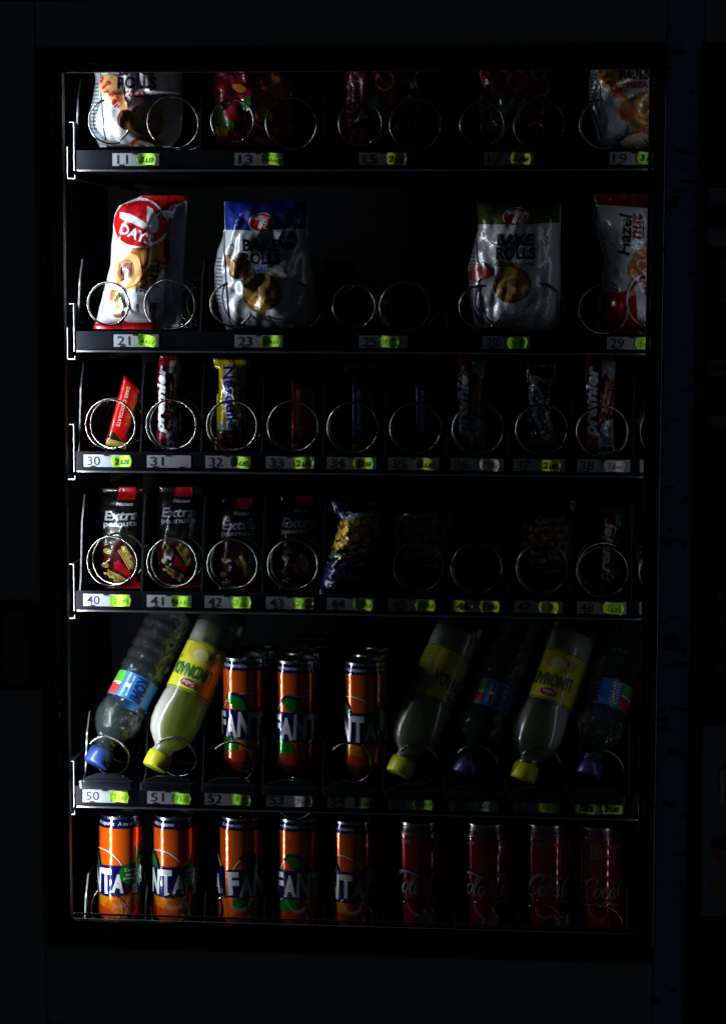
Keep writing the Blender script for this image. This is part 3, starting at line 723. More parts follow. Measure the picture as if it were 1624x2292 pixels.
def tray(pym, left_y, cardlist, coils, divs, label, hz=28, ztop=.105, tongues=False, dy=0., rail=True, cbright=('11', '21', '30', '40', '50')):
    zc = U(790, pym, YC).z; k = KP(YC)
    T = empty('shelf_tray', (.38, .06, zc-.016), label, 'tray', 'trays stacked in the machine')
    bm = bmesh.new(); zb = zc-hz*k/2-.0055; hx = U(168, pym, YC).x
    box(bm, hx+.0005, .855, YC, YC+.0035, zb, zc+hz*k/2+.004, .0008); box(bm, hx+.0005, .855, YC+.004, .56, zb, zb+.002)
    finish(bm, 'tray_body', RAILP, T, T.location)
    bm = bmesh.new(); box(bm, hx+.003, .853, YC-.003, YC+.001, zb-.0014, zb+.0007, .0004); finish(bm, 'front_lip', SEALM, T, T.location)
    # bent sheet hook at the left end, running back
    bm = bmesh.new(); t = .0008; x = hx; zt = zb+.061
    def sh(x0, x1, z0, z1, y0=YC-.004, mi=0): box(bm, x0, x1, y0, .5, z0, z1, .0003)
    sh(x-t, x, zb-.0008, zt); sh(x-.006, x-t-.0001, zt-t, zt)
    x2 = x-.0085
    sh(x2-t, x2, zb-.010, zb+.030); sh(x2+.0001, x2+.0085, zb-.0112, zb-.010); sh(x2+.0086, x2+.0086+t, zb-.0112, zb-.006)
    for f in bm.faces:
        f.normal_update(); f.material_index = 0 if f.normal.y < -.3 and f.calc_center_median().y < .1 else 1  # only front edges get bright metal; sheet sides are blackened to look unlit
    finish(bm, 'rail_hook', [SHEETM, BLACKP], T, T.location)
    for dx in divs:
        bm = bmesh.new(); z0 = zb+.0022; ds = dy if dx < half[0]+.01 else 0
        prof = [(YC+.0045, z0), (YC+.0045, zc+.012), (YC+.010+ds, zc+.026), (YC+.022+ds, zc+ztop*.75), (YC+.040+ds, zc+ztop), (.5, zc+ztop), (.5, z0)]
        prism_yz(bm, prof, dx-.001, dx+.001)
        bm.normal_update()
        for f in bm.faces: f.material_index = 0 if abs(f.normal.x) > .5 else 1
        finish(bm, 'divider', [SMOKE, DIVP], T, T.location)
    for kind, px, py in coils:
        P = U(px, py, .068); o = link('coil', CM[kind], T, P-T.location)
    if tongues:
        for (px0, px1, py) in tongues:
            bm = bmesh.new(); A = U(px0, py, YC-.006); B = U(px1, py, YC-.006); kk = KP(YC)
            box(bm, A.x, B.x, YC-.009, YC-.0005, A.z-.0065, A.z+.0065, .0045)
            c = (A.x+B.x)/2
            prism_xz(bm, [(c-.030, A.z+.0055), (c+.030, A.z+.0055), (c+.0295, A.z+.0075), (c+.014, A.z+.0135), (c-.014, A.z+.0135), (c-.0295, A.z+.0075)], YC-.006, YC+.004)
            box(bm, c-.029, c+.029, YC-.0108, YC-.0092, A.z+.0045, A.z+.0062, .0006)
            finish(bm, 'flap', mat('flap_plastic', (.010, .012, .017), .25, .1, .15, .05, 80), T, T.location)
    for num, xl, xr, st in cardlist:
        card(T, num, xl, xr, zc, hz, st, pym, num in cbright)
    return zc
def g(a, b, t='3LEI', s='faint', dz=0): return (a, b, t, s, dz)
lanes = [U(x, 960, .07).x for x in (248, 383, 519, 655, 791, 930, 1070, 1210, 1348, 1487)]
P = (lanes[-1]-lanes[0])/9; half = [lanes[0]+P*(i+.5) for i in range(9)]
wide = [half[1], half[3], half[5], half[7]]
e0 = lanes[0]-P*.55+.002
tray(356, 0, [('11', 252, 358, [g(307, 352, '3LEI', 'green')]), ('13', 525, 635, [g(584, 631, '2lei')]), ('15', 803, 910, [g(863, 910, '2lei', 'bold')]), ('17', 1083, 1193, [g(1141, 1188, '2lei', 'bold')]), ('19', 1363, 1473, [g(1425, 1472, '3lei', 'bold')])],
     [('left', 245, 271), ('right', 385, 272), ('left', 520, 271), ('right', 650, 275), ('left', 806, 276), ('right', 928, 278), ('left', 1078, 278), ('right', 1206, 280), ('left_full', 1352, 277), ('right', 1492, 280)],
     wide+[e0], 'topmost tray with cards 11 to 19 and paired coils', 28)
tray(765, 0, [('21', 255, 358, [g(307, 353)]), ('23', 525, 635, [g(583, 630)]), ('25', 803, 912, [g(850, 893)]), ('27', 1079, 1185, [g(1134, 1180)]), ('29', 1357, 1467, [g(1420, 1466, '3lei')])],
     [('left', 242, 680), ('right', 378, 682), ('left', 518, 682), ('right', 650, 684), ('left', 792, 686), ('right', 905, 688), ('left', 1076, 688), ('right', 1206, 690), ('left_full', 1349, 693), ('right', 1487, 695)],
     wide+[e0], 'second tray from the top with cards 21 to 29 and paired coils', 28)
tray(1037, 0, [('30', 188, 296, [g(250, 298, '2LEI', 'green')]), ('31', 329, 430, []), ('32', 460, 563, [g(515, 563, '2LEI', 'bold')]), ('33', 595, 705, [g(655, 704, '2LEI', 'bold')]), ('34', 731, 843, [g(790, 837, '2LEI', 'bold')]), ('35', 868, 983, [g(930, 976, '2LEI', 'bold')]),
     ('36', 1008, 1127, [g(1072, 1118, '2Lei', 'pale')]), ('37', 1148, 1262, [g(1208, 1254, '2LEI', 'bold')]), ('38', 1290, 1408, [g(1350, 1398, '2Lei', 'pale')]), ('39', 1431, 1545, [])],
     [('single_b', 247, 950), ('single_b', 383, 951), ('single_b', 519, 953), ('single', 655, 955), ('single', 789, 958), ('single', 929, 960), ('single', 1069, 962), ('single', 1211, 963), ('single_c', 1347, 967), ('single', 1489, 968)],
     half+[e0], 'third tray with cards 30 to 39 under the chocolate bars', 28, .125)
tray(1352, 0, [('40', 187, 295, [g(245, 296, '2LEI')]), ('41', 329, 432, [g(383, 431, '2LEI')]), ('42', 458, 564, [g(517, 564, '2LEI')]), ('43', 595, 704, [g(655, 703, '2LEI')]), ('44', 731, 838, [g(790, 836, '2LEI')]), ('45', 868, 976, [g(928, 975, '2LEI')]),
     ('', 1010, 1120, [g(1013, 1058, '46', 'bold'), g(1072, 1118, '1LEU', 'bold')]), ('47', 1150, 1258, [g(1204, 1250, '2LEI')]), ('48', 1290, 1400, [g(1347, 1395, '2LEI')]), ('49', 1430, 1540, [])],
     [('single', 250, 1257), ('single_b', 385, 1261), ('single_b', 520, 1264), ('single_b', 655, 1265), ('single', 935, 1269), ('single_b', 1066, 1273), ('single', 1212, 1274), ('single', 1347, 1281), ('single', 1487, 1283)],
     half+[e0], 'fourth tray with cards 40 to 49 under the peanut snacks', 28, .135)
tray(1795, 0, [('50', 186, 292, [g(245, 292)]), ('51', 330, 428, [g(384, 430)]), ('52', 458, 564, [g(517, 563)]), ('53', 595, 700, [g(655, 701, '3LEI', 'pale')]), ('54', 732, 838, [g(792, 836, '3lei', 'dull')]), ('55', 868, 974, [g(922, 970)]),
     ('56', 1006, 1116, [g(1062, 1108, '3LEI', 'pale')]), ('57', 1148, 1252, [g(1202, 1245)]), ('', 1285, 1394, [g(1287, 1335, '58', 'bold'), g(1345, 1392, '3LEI', 'bold')]), ('59', 1427, 1530, [])],
     [('bottle', 238, 1697), ('bottle', 388, 1699), ('bottle', 519, 1710), ('can', 655, 1790), ('bottle', 782, 1712), ('bottle', 930, 1716), ('bottle', 1062, 1718), ('bottle', 1205, 1722), ('bottle', 1345, 1730), ('bottle', 1487, 1730)],
     half+[e0], 'fifth tray with cards 50 to 59 under the tilted bottles', 30, .102,
     [(176, 300, 1755), (312, 436, 1760), (449, 577, 1764), (585, 714, 1769), (720, 848, 1773), (857, 986, 1778), (997, 1130, 1781), (1132, 1262, 1785), (1273, 1400, 1789), (1415, 1530, 1792)], .018)
tray(2185, 0, [], [('can', 240, 2047), ('can', 376, 2050), ('can_b', 513, 2055), ('can_b', 650, 2058), ('can_b', 786, 2061), ('can_b', 925, 2064), ('can', 1064, 2068), ('can_b', 1206, 2073), ('can', 1343, 2078)],
     half+[e0], 'bottom tray of slim cans behind the sill', 28, .118)

# ------------------------------------------------------------------ bags and bars
BG = 'snack packets held in the coils'
bag('snack_bag', [(60, 222, 412), (120, 218, 410), (165, 213, 409), (182, 216, 409), (225, 209, 410), (258, 200, 410), (283, 203, 408), (305, 212, 404), (330, 224, 384)], .10, 30, bake_rolls(-274, -387, 'pizza'), WHITE,
    'white crumpled bread-roll snack bag with a pizza slice picture, above card 11', 'snack bag', BG, 6, 74, 3, flat=.5, extra=lambda x, y: -.062*SS((x-294)/80)*SS((y-212)/10)*(1-SS((y-(298+(x-300)*.28))/14)))
bag('snack_bag', [(60, 478, 672), (165, 480, 669), (200, 479, 668), (328, 487, 664)], .122, 32, nacho, film(150, 14, 26),
    'red and yellow snack bag marked 100g, above card 13', 'snack bag', BG, 4.5, 66, 8)
bag('snack_bag', [(60, 768, 948), (200, 770, 946), (290, 772, 945), (332, 778, 940)], .122, 32, pretzel(860, 1), film(96, 10, 22),
    'dark red pretzel bag above card 15', 'snack bag', BG, 5, 60, 11)
bag('snack_bag', [(60, 1062, 1242), (200, 1064, 1240), (290, 1066, 1238), (334, 1070, 1232)], .122, 32, pretzel(1152, 2), film(104, 12, 22),
    'dark red pretzel bag marked 80g, above card 17', 'snack bag', BG, 5, 60, 14)
bag('snack_bag', [(60, 1318, 1500), (175, 1320, 1500), (240, 1312, 1502), (290, 1330, 1500), (334, 1334, 1496)], .10, 30, bake_rolls(830, -404, 'pizza'), WHITE,
    'white bread-roll bag with red PIZZA lettering, cut by the window edge above card 19', 'snack bag', BG, 5, 66, 17)
bag('croissant_pack', [(437, 318, 424), (448, 306, 420), (460, 266, 396), (480, 257, 386), (545, 249, 382), (590, 247, 382), (650, 238, 386), (700, 222, 396), (737, 208, 406)], .10, 30, hazelnut_up, WHITE,
    'white croissant packet with a round red emblem and red end, above card 21', 'croissant pack', BG, 4, 60, 5, lean=.05, crimp=(12, 10), flat=.55, extra=lambda x, y: -.040*SS((x-344)/36)*SS((y-470)/30))
bag('snack_bag', [(452, 502, 690), (515, 505, 688), (560, 488, 692), (600, 480, 700), (650, 480, 708), (700, 492, 704), (738, 506, 692)], .10, 34, bake_rolls(0, 0, 'salt'), WHITE,
    'white bread-roll bag with blue top and SALT lettering, above card 23', 'snack bag', BG, 6, 62, 9, flat=.5)
bag('snack_bag', [(457, 1066, 1250), (515, 1068, 1248), (600, 1046, 1252), (660, 1048, 1254), (700, 1056, 1250), (744, 1062, 1240)], .10, 34, bake_rolls(559, -10, 'olive'), WHITE,
    'white bread-roll bag with olive green top and tomatoes, above card 27', 'snack bag', BG, 5.5, 62, 21, flat=.5)
bag('croissant_pack', [(440, 1326, 1500), (468, 1332, 1500), (500, 1322, 1500), (530, 1338, 1500), (580, 1352, 1500), (640, 1348, 1500), (700, 1342, 1500), (750, 1338, 1500)], .10, 30, hazelnut_down, WHITE,
    'white and red croissant packet standing upside down with handwritten Hazelnut, above card 29', 'croissant pack', BG, 4.5, 60, 25, crimp=(12, 10), flat=.5)
# chocolate bars: stiff
RED = film(200, 10, 14); BLU = film(14, 26, 92)
def cbar(x0, x1, yt, yb, c, words, label, seed, ang=0, y=.105, yr=0):
    o = bag('chocolate_bar', [(yt, x0, x0+2), (yt+22, x0, x1-1), (yt+24, x0, x1), (yb-3, x0, x1), (yb, x0+1, x1-1)], y, 9, choc(True, 0, x0, x1, yt, yb, words), c, label, 'chocolate bar', 'chocolate bars', .5, 30, seed, flat=.18)
    o.rotation_euler = (0, math.radians(ang), math.radians(yr)); return o
o = cbar(232, 280, 838, 1002, RED, 'DARK CHOCOLATE', 'tilted red dark-chocolate bar with gold end above card 30', 31, 16, .1, 18); 
o.location = U(258, 1002, .1)
cbar(652, 702, 850, 1008, RED, 'DARK CHOCOLATE', 'upright red dark-chocolate bar with gold end above card 33', 33, 0, .105, 7)
cbar(787, 836, 850, 1009, BLU, 'MILK CHOCOLATE', 'blue milk-chocolate bar above card 34', 34, 0, .105, 7)
cbar(929, 977, 852, 1012, BLU, 'MILK CHOCOLATE', 'blue milk-chocolate bar above card 35', 35, 0, .105, 7)
MAR = film(96, 8, 24)
def prem(x0, y0, w, h, label, seed, rot=0, dep=.1):
    o = bag('wafer_bar', [(y0-14, x0+w*.1, x0+w*.95), (y0, x0+w*.06, x0+w*1.02), (y0+h*.2, x0+w*.0, x0+w), (y0+h*.6, x0, x0+w*.98), (y0+h*.9, x0, x0+w), (y0+h, x0-w*.06, x0+w*1.12)], dep, 14, premier(x0, y0, w, h), MAR, label, 'wafer bar', 'wafer bars', 2.6, 36, seed, flat=.4, crimp=(10, 6))
    o.rotation_euler = (0, math.radians(rot), 0)
prem(350, 806, 52, 202, 'maroon and silver wafer bar above card 31 without a price sticker', 41, 1)
prem(1018, 808, 66, 206, 'maroon and silver wafer bar above card 36', 43, 0, .112)
prem(1302, 810, 70, 208, 'maroon and silver wafer bar above card 38, the clearest one', 45)
prem(1332, 1150, 60, 186, 'dim maroon wafer bar in the fourth row above card 48', 47, 2, .14)
o = bag('chocolate_bar', [(801, 478, 560), (806, 479, 562), (818, 481, 560), (824, 491, 548), (880, 490, 548), (955, 488, 550), (990, 484, 556), (1010, 480, 562)], .1, 16, nesquik, film(214, 186, 16),
    'yellow chocolate bar with blue sideways lettering above card 32', 'chocolate bar', 'chocolate bars', 2.5, 26, 51, flat=.45, crimp=(16, 8))
bag('chocolate_bar', [(801, 508, 566), (824, 510, 564), (830, 516, 560), (1000, 516, 560)], .17, 14, lambda a: None, film(150, 126, 14),  # wrapper yellow darkened in the colour for the shade behind the front bar
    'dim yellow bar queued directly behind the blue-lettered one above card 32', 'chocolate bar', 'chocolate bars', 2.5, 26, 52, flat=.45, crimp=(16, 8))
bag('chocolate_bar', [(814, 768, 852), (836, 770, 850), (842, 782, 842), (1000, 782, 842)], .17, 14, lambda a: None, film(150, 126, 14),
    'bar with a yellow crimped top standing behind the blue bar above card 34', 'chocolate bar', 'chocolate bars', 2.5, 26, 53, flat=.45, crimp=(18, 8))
bag('chocolate_bar', [(812, 1176, 1240), (826, 1178, 1238), (860, 1180, 1238), (1000, 1180, 1240), (1016, 1176, 1244)], .1, 15, popbar, film(26, 18, 20),
    'dark popped-rice bar with curved grey lettering above card 37', 'chocolate bar', 'chocolate bars', 3, 24, 55, flat=.45, crimp=(10, 8))
DKW = film(20, 15, 14)
def pean(cx, yE, x0, x1, yt, yb, label, seed, lean=.14):
    bag('peanut_bar', [(yt, x0+2, x1), (yt+16, x0+2, x1-1), (yt+40, x0, x1-2), ((yt+yb)/2, x0, x1-2), (yb-12, x0+2, x1-3), (yb, x0, x1)], .14, 20, peanutbar(cx, yE), DKW, label, 'peanut bar', 'peanut bars', 3, 44, seed, flat=.45, crimp=(14, 8), lean=lean)
pean(275, 1148, 214, 318, 1086, 1316, 'black and red peanut bar with its nut picture lit, above card 40', 61)
pean(406, 1139, 356, 452, 1084, 1314, 'black peanut bar with a bright red crimped top, above card 41', 62, .0)
pean(536, 1170, 488, 584, 1112, 1320, 'dim black and red peanut bar above card 42', 63)
pean(670, 1165, 622, 716, 1108, 1322, 'dim black and red peanut bar above card 43', 64)
bag('peanut_bag', [(1118, 742, 842), (1146, 752, 846), (1160, 764, 848), (1200, 752, 848), (1240, 740, 848), (1290, 724, 846), (1326, 716, 838)], .088, 26, nutbag(805, 735, 1130, 1), film(16, 18, 66),
    'navy salted-peanut bag slanting out over card 44 with its left edge lit', 'peanut bag', 'peanut bags', 6, 26, 71, flat=.45, crimp=(12, 8), extra=lambda x, y: -.032*SS((x-(764-(y-1160)*.307)-34)/46))
bag('peanut_bag', [(1100, 912, 1038), (1112, 905, 1034), (1150, 884, 1012), (1250, 884, 1004), (1320, 878, 1004)], .135, 22, nutbag(950, 890, 1128, 1), film(16, 18, 66),
    'dim navy peanut bag leaning right above card 45', 'peanut bag', 'peanut bags', 6, 28, 72, flat=.45, crimp=(14, 8))
bag('peanut_bag', [(1118, 1156, 1284), (1140, 1158, 1280), (1250, 1158, 1270), (1326, 1156, 1274)], .135, 22, nutbag(1228, 1166, 1142, 1), film(16, 18, 66),
    'dim navy peanut bag with glinting top seal above card 47', 'peanut bag', 'peanut bags', 6, 28, 73, flat=.45, crimp=(22, 8))

# ------------------------------------------------------------------ cans
RC = .0292; HC = .1455; KC = KP(.105); SIL = film(190, 194, 200)
def can_r(z):
    pts = [(0, .0225), (.003, .0245), (.009, RC), (.128, RC), (.138, .0266), (.1405, .0262), (.20, .0262)]
    for a, b in zip(pts, pts[1:]):
        if z <= b[0]: t = (z-a[0])/(b[0]-a[0]); t = t*t*(3-2*t) if a[0] == .128 else t; return a[1]+(b[1]-a[1])*t
    return pts[-1][1]
def make_can(kind):
    rpx = RC/KC; half_c = math.pi*rpx; H = HC/KC
    a = Art()
    if kind == 'orange':
        base = paint_can(246, 96, 14); navy = paint_can(12, 14, 92); wt = mat('can_white', (.52, .54, .56), .3, .3, .6); gr = paint_can(20, 130, 26); amb = paint_can(226, 130, 14)
        a.rect(-half_c, 7, half_c, H-5, base)
        a.rect(-half_c, 7, half_c, 27, navy)
        for u in (-104, 52): a.text('A nu se comercializa separat', u, 17.5, 148, 11, wt, 0, .02, .2)
        for s in (-1, 1):       # two logos round the can
            u = s*half_c/2
            a.stroke([(u-62, 122), (u-40, 92), (u-10, 80), (u+20, 78), (u+40, 84), (u+58, 100), (u+70, 120)], 2.6, wt)
            a.ell(u-6, 198, 50, 40, amb); a.ell(u+44, 214, 24, 26, amb); a.ell(u+44, 214, 20, 22, paint_can(200, 100, 12)); a.ell(u-38, 200, 24, 20, gr, 20)
            a.ell(u-6, 236, 60, 28, paint_can(200, 60, 10))
            a.poly([(u-76, 119), (u+70, 112), (u+76, 182), (u+30, 186), (u-72, 180)], navy)
            a.stroke([(u-46, 92, 2), (u-30, 90, 26), (u-12, 100, 34), (u+6, 116, 12), (u+12, 124, 2)], 10, navy)
            a.stroke([(u-43, 94, 1), (u-30, 93, 20), (u-12, 102, 27), (u+4, 115, 8), (u+9, 121, 1)], 8, gr)
            for t, du, w, h, r in (('F', -58, 26, 54, -3), ('A', -30, 29, 52, 0), ('N', 0, 28, 58, 3), ('T', 30, 27, 60, 0), ('A', 58, 26, 44, 3)):
                a.text(t, u+du, 150+(4 if t == 'A' else 0), w, h, wt, r, .045)
        a.ell(8, 130, 26, 26, gr); a.text('Contine', 8, 121, 32, 8, wt, 0, .02); a.text('suc de', 8, 131, 26, 8, wt, 0, .02); a.text('portocale', 8, 141, 36, 8, wt, 0, .02)
    else:
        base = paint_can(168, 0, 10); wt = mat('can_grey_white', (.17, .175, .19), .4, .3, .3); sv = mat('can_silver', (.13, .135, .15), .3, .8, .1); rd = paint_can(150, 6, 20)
        a.rect(-half_c, 7, half_c, H-5, base); a.rect(-half_c, 7, half_c, 29, sv)
        for u in (-104, 52): a.text('A nu se comercializa separat', u, 18.5, 148, 11, rd, 0, .02, .2)
        for s in (-1, 1):
            u = s*half_c/2
            a.text('ORIGINAL TASTE', u+6, 43, 74, 9, wt, 0, .02)
            a.rect(u-64, 36, u-40, 70, wt); a.rect(u-62, 38, u-42, 68, base); a.text('XO', u-52, 46, 14, 12, wt, 0, .04); a.text('XA', u-52, 60, 14, 12, wt, 0, .04)
            # flowing script, thick and thin, two words
            def o_(x, y): a.stroke([(x+6, y-13, 2), (x-3, y-8, 5), (x-7, y+4, 5.5), (x-3, y+12, 4), (x+4, y+5, 4.5), (x+8, y-6, 4), (x+5, y-13, 2), (x+12, y-8, 1.5)], 4, wt)
            def C_(x, y): a.stroke([(x+20, y-18, 3), (x+24, y-26, 4), (x+16, y-31, 3), (x+2, y-22, 6), (x-9, y-4, 7), (x-10, y+10, 6), (x-2, y+15, 4), (x+8, y+9, 2)], 5, wt)
            def c_(x, y): a.stroke([(x+7, y-9, 3), (x+4, y-13, 3), (x-4, y-5, 5), (x-6, y+6, 5), (x-1, y+12, 3.5), (x+9, y+4, 2)], 4, wt)
            def a_(x, y): a.stroke([(x+6, y-11, 3), (x-3, y-7, 5), (x-7, y+5, 5.5), (x-2, y+12, 4), (x+5, y+2, 3), (x+9, y-12, 3), (x+5, y+4, 5), (x+7, y+12, 4), (x+14, y+5, 1.5)], 4, wt)
            def l_(x, y): a.stroke([(x-4, y+4, 2), (x+6, y-14, 4), (x+11, y-29, 4), (x+6, y-29, 3), (x-1, y-8, 5), (x-2, y+9, 5), (x+3, y+13, 3), (x+9, y+5, 1.5)], 4, wt)
            y = 148; v = u-52
            C_(v-20, y-4); o_(v+3, y); c_(v+20, y); a_(v+36, y)
            a.stroke([(v-32, y+2, 3), (v-34, y+18, 3), (v-22, y+28, 3), (v+8, y+25, 4), (v+26, y+22, 6), (v+40, y+28, 7), (v+56, y+30, 1)], 4, wt)
            v = u+26; C_(v-16, y-4); o_(v+6, y); l_(v+19, y); a_(v+34, y)
            a.stroke([(v-27, y-10, 2), (v-10, y-34, 3), (v+10, y-38, 5), (v+40, y-28, 4), (v+50, y-34, 1)], 4, wt)
        a.rect(-18, H-44, 14, H-22, mat('can_pale_box', (.3, .32, .3), .4))
    a.slice(5, 6)
    for v in a.bm.verts:
        z = (H+v.co.z)*KC; ang = v.co.x/rpx; r = can_r(z)+.0001+.00016*v.co.y
        v.co = Vector((r*math.sin(ang), -r*math.cos(ang), z))
    bmesh.ops.recalc_face_normals(a.bm, faces=[f for f in a.bm.faces if f.material_index == 0])
    for f in a.bm.faces:
        f.normal_update(); c = f.calc_center_median()
        if f.normal.x*c.x+f.normal.y*c.y < 0: f.normal_flip()
    pm = bpy.data.meshes.new('printed_wrap'); a.bm.to_mesh(pm); a.bm.free()
    for m in a.mats: pm.materials.append(m)
    for p in pm.polygons: p.use_smooth = True
    bm = bmesh.new(); lathe(bm, [(0, .004), (.018, .003), (.0225, 0), (.0245, .003), (RC-.0002, .009), (RC-.0003, .13), (.0262, .139), (.0268, HC-.001), (.0264, HC), (.0258, HC-.0005), (.0252, HC-.006), (.0235, HC-.0065)], 44)
    bm2 = bmesh.new(); lathe(bm2, [(.0237, HC-.0063), (.0222, HC-.0035), (.0215, HC-.0035), (0, HC-.0036)], 40)
    prism_yz(bm2, [(-.011, HC-.0034), (.003, HC-.0034), (.003, HC-.0024), (-.011, HC-.0024)], -.0065, .0065)
    ms = []
    for b_, nm in ((bm, 'can_shell'), (bm2, 'can_lid')):
        bmesh.ops.recalc_face_normals(b_, faces=b_.faces)
        me = bpy.data.meshes.new(nm); b_.to_mesh(me); b_.free(); me.materials.append(ALU)
        for p in me.polygons: p.use_smooth = True
        ms.append(me)
    return pm, ms[0], ms[1]
CANS = {'orange': make_can('orange'), 'red': make_can('red')}
def place_can(kind, px, ytop, y, rho, label, s=-1):
    """px centre, ytop picture height of the near rim; rho turns the emblem (degrees)"""
    P = U(px, ytop+3, y-RC*.6); P.y = y; P.x = U(px, ytop, y).x; P.z -= HC
    o = empty('drink_can', P, label, 'can', 'slim drink cans', (0, 0, math.radians(rho-s*90)))
    for nm, me in zip(('printed_wrap', 'can_shell', 'can_lid'), CANS[kind]): link(nm, me, o)
    return o
YCAN = .108; DC = .066
fr = [(549, 1469, 5, '52'), (664, 1475, 15, '53'), (817, 1479, -46, '54')]
where = {0: 'first', 1: 'second', 2: 'third', 3: 'fourth'}
for px, yt, rho, c in fr:
    P0 = place_can('orange', px, yt, YCAN, rho, 'front orange and blue slim can above card %s' % c)
    for i in range(1, {'52': 2, '53': 4, '54': 3}[c]):
        o = P0.copy(); COL.objects.link(o); o.location = P0.location+Vector((.003*(-1)**i+(.012 if c == '52' else .004), DC*i, 0)); o.rotation_euler.z += 1.3*i
        o['label'] = 'orange slim can %s in the queue above card %s, only its lid catching light' % (where[i], c)
        for ch in list(P0.children): q = ch.copy(); COL.objects.link(q); q.parent = o
desc = {0: 'leftmost orange can in the bottom row, with a green speech bubble', 1: 'second orange can from the left in the bottom row, below card 51', 2: 'orange can below card 52 with its lettering turned right', 3: 'orange can below card 53 with a green leaf', 4: 'rightmost orange can in the bottom row, next to the red ones'}
for i, (px, yt, rho) in enumerate([(271, 1822, -63), (393, 1824, -49), (541, 1826, 53), (669, 1829, 18), (791, 1834, -47)]): place_can('orange', px, yt, YCAN, rho, desc[i])
desr = ['leftmost and darkest red can in the bottom row, below card 55', 'red can below card 56 with a bright left glint', 'red can below card 57', 'rightmost red can in the bottom row, below the 58 stickers']
for i, (px, yt, rho) in enumerate([(937, 1836, -66), (1086, 1840, -74), (1221, 1842, -43), (1342, 1847, 50)]): place_can('red', px, yt, YCAN, rho, desr[i])

# ------------------------------------------------------------------ bottles, standing on their caps and leaning back
LB = .236
def bprof(kind):
    if kind == 'lemon':
        return [(.0132, .018), (.0150, .024), (.0135, .027), (.0142, .031), (.021, .037), (.0290, .047), (.0332, .060), (.0345, .074), (.0338, .088), (.0328, .100), (.0318, .106), (.0318, .176), (.0328, .182), (.0330, .205), (.0318, .222), (.0270, .232), (.019, .236), (.0, .233)]
    p = [(.0125, .018), (.0142, .023), (.0128, .026), (.0145, .036), (.023, .046), (.0295, .056), (.0318, .068), (.0312, .078), (.0292, .086), (.0282, .092), (.0282, .128), (.0292, .134)]
    z = .138
    while z < .215: p += [(.0308, z), (.0312, z+.006), (.0288, z+.010), (.0288, z+.012)]; z += .016
    return p+[(.0305, .222), (.026, .232), (.018, .236), (0, .230)]
def rad(prof, z):
    for a, b in zip(prof, prof[1:]):
        if z <= b[1]: return a[0]+(b[0]-a[0])*(z-a[1])/((b[1]-a[1]) or 1)
    return prof[-1][0]
LIQ = mat('lemonade', (.74, .76, .60), .35, 0, .8, .02, 40, .06, 12, crough=.08)
nb = LIQ.node_tree.nodes['Principled BSDF']; nb.inputs['Subsurface Weight'].default_value = 1.; nb.inputs['Subsurface Radius'].default_value = (.9, 1, .5); nb.inputs['Subsurface Scale'].default_value = .06
def blabel(kind):
    a = Art(); hc = math.pi*(.0322 if kind == 'lemon' else .0286)*1000      # label art in millimetres, cap end at the bottom
    if kind == 'lemon':                      # printed for an upright bottle: cap end at the top of the art
        z0, z1 = 106, 176; yl = mat('label_yellow', (.78, .72, .03), .35, 0, .5); og = mat('label_orange', (.8, .28, .03), .35, 0, .5); gn = mat('label_green', (.03, .2, .05), .35, 0, .5)
        wt = mat('label_white', (.8, .8, .76), .35, 0, .5)
        a.rect(-hc, -z1, hc, -z0, yl)
        a.rect(-hc, -z1+.8, hc, -z1+2.4, gn); a.rect(-hc, -z0-2.4, hc, -z0-.8, gn)
        a.ell(8, -121, 17, 11, mat('lemon_skin', (.7, .5, .04), .4), 10); a.ell(-12, -124, 10, 9, mat('lemon_dark', (.55, .36, .03), .4)); a.ell(2, -125, 11, 8, mat('lemon_flesh', (.72, .7, .3), .4), 0)
        a.poly([(-16, -122), (-9, -118), (-10, -128)], gn)
        a.text('LIMONADA', 8, -147, 66, 18, gn, 0, .03, 0, 2); a.ell(2, -165.5, 12.5, 6, wt); a.ell(2, -165.5, 11.8, 5.4, mat('label_red', (.5, .01, .02), .35, 0, .5)); a.text('Dellos', 2, -165.5, 16, 5.5, wt, 0, .03)
        a.text('carbonated lemon drink', 2, -110.6, 40, 2.4, gn); a.text('500ml', 34, -132, 12, 4, gn)
        a.microtext(50, -172, 98, -110, gn, 18, 0, 3); a.microtext(-98, -172, -36, -110, gn, 18, 0, 4)
    else:
        z0, z1 = 92, 128; bl = mat('label_blue', (.02, .2, .62), .4, 0, .4); wt = mat('label_white', (.8, .8, .76), .35, 0, .5); nv = mat('label_navy', (.01, .03, .16), .4)
        a.rect(-hc, -z1, hc, -z0, bl)
        a.text('KOMI', -14, -110, 32, 19, nv, -90, .05); a.text('KOMI', 74, -110, 32, 19, nv, -90, .05)
        a.rect(14, -108, 36, -z0-1, mat('label_leaf', (.1, .5, .04), .4)); a.rect(14, -110.5, 36, -108.7, wt); a.rect(14, -z1+1.5, 36, -111, mat('label_redbox', (.6, .05, .04), .4))
        a.text('apa minerala', 0, -110, 30, 4, wt, -90, .02); a.text('naturala', 6, -110, 26, 4, mat('label_lime', (.5, .65, .1), .4), -90, .02); a.microtext(8, -126, 13, -95, wt, 2, 90, 5)
        a.microtext(40, -125, 52, -95, wt, 8, 0, 6); a.rect(-60, -106, -48, -94, wt); a.rect(-66, -127, -46, -125.5, wt); a.microtext(-88, -124, -66, -96, wt, 9, 0, 7)
    return a
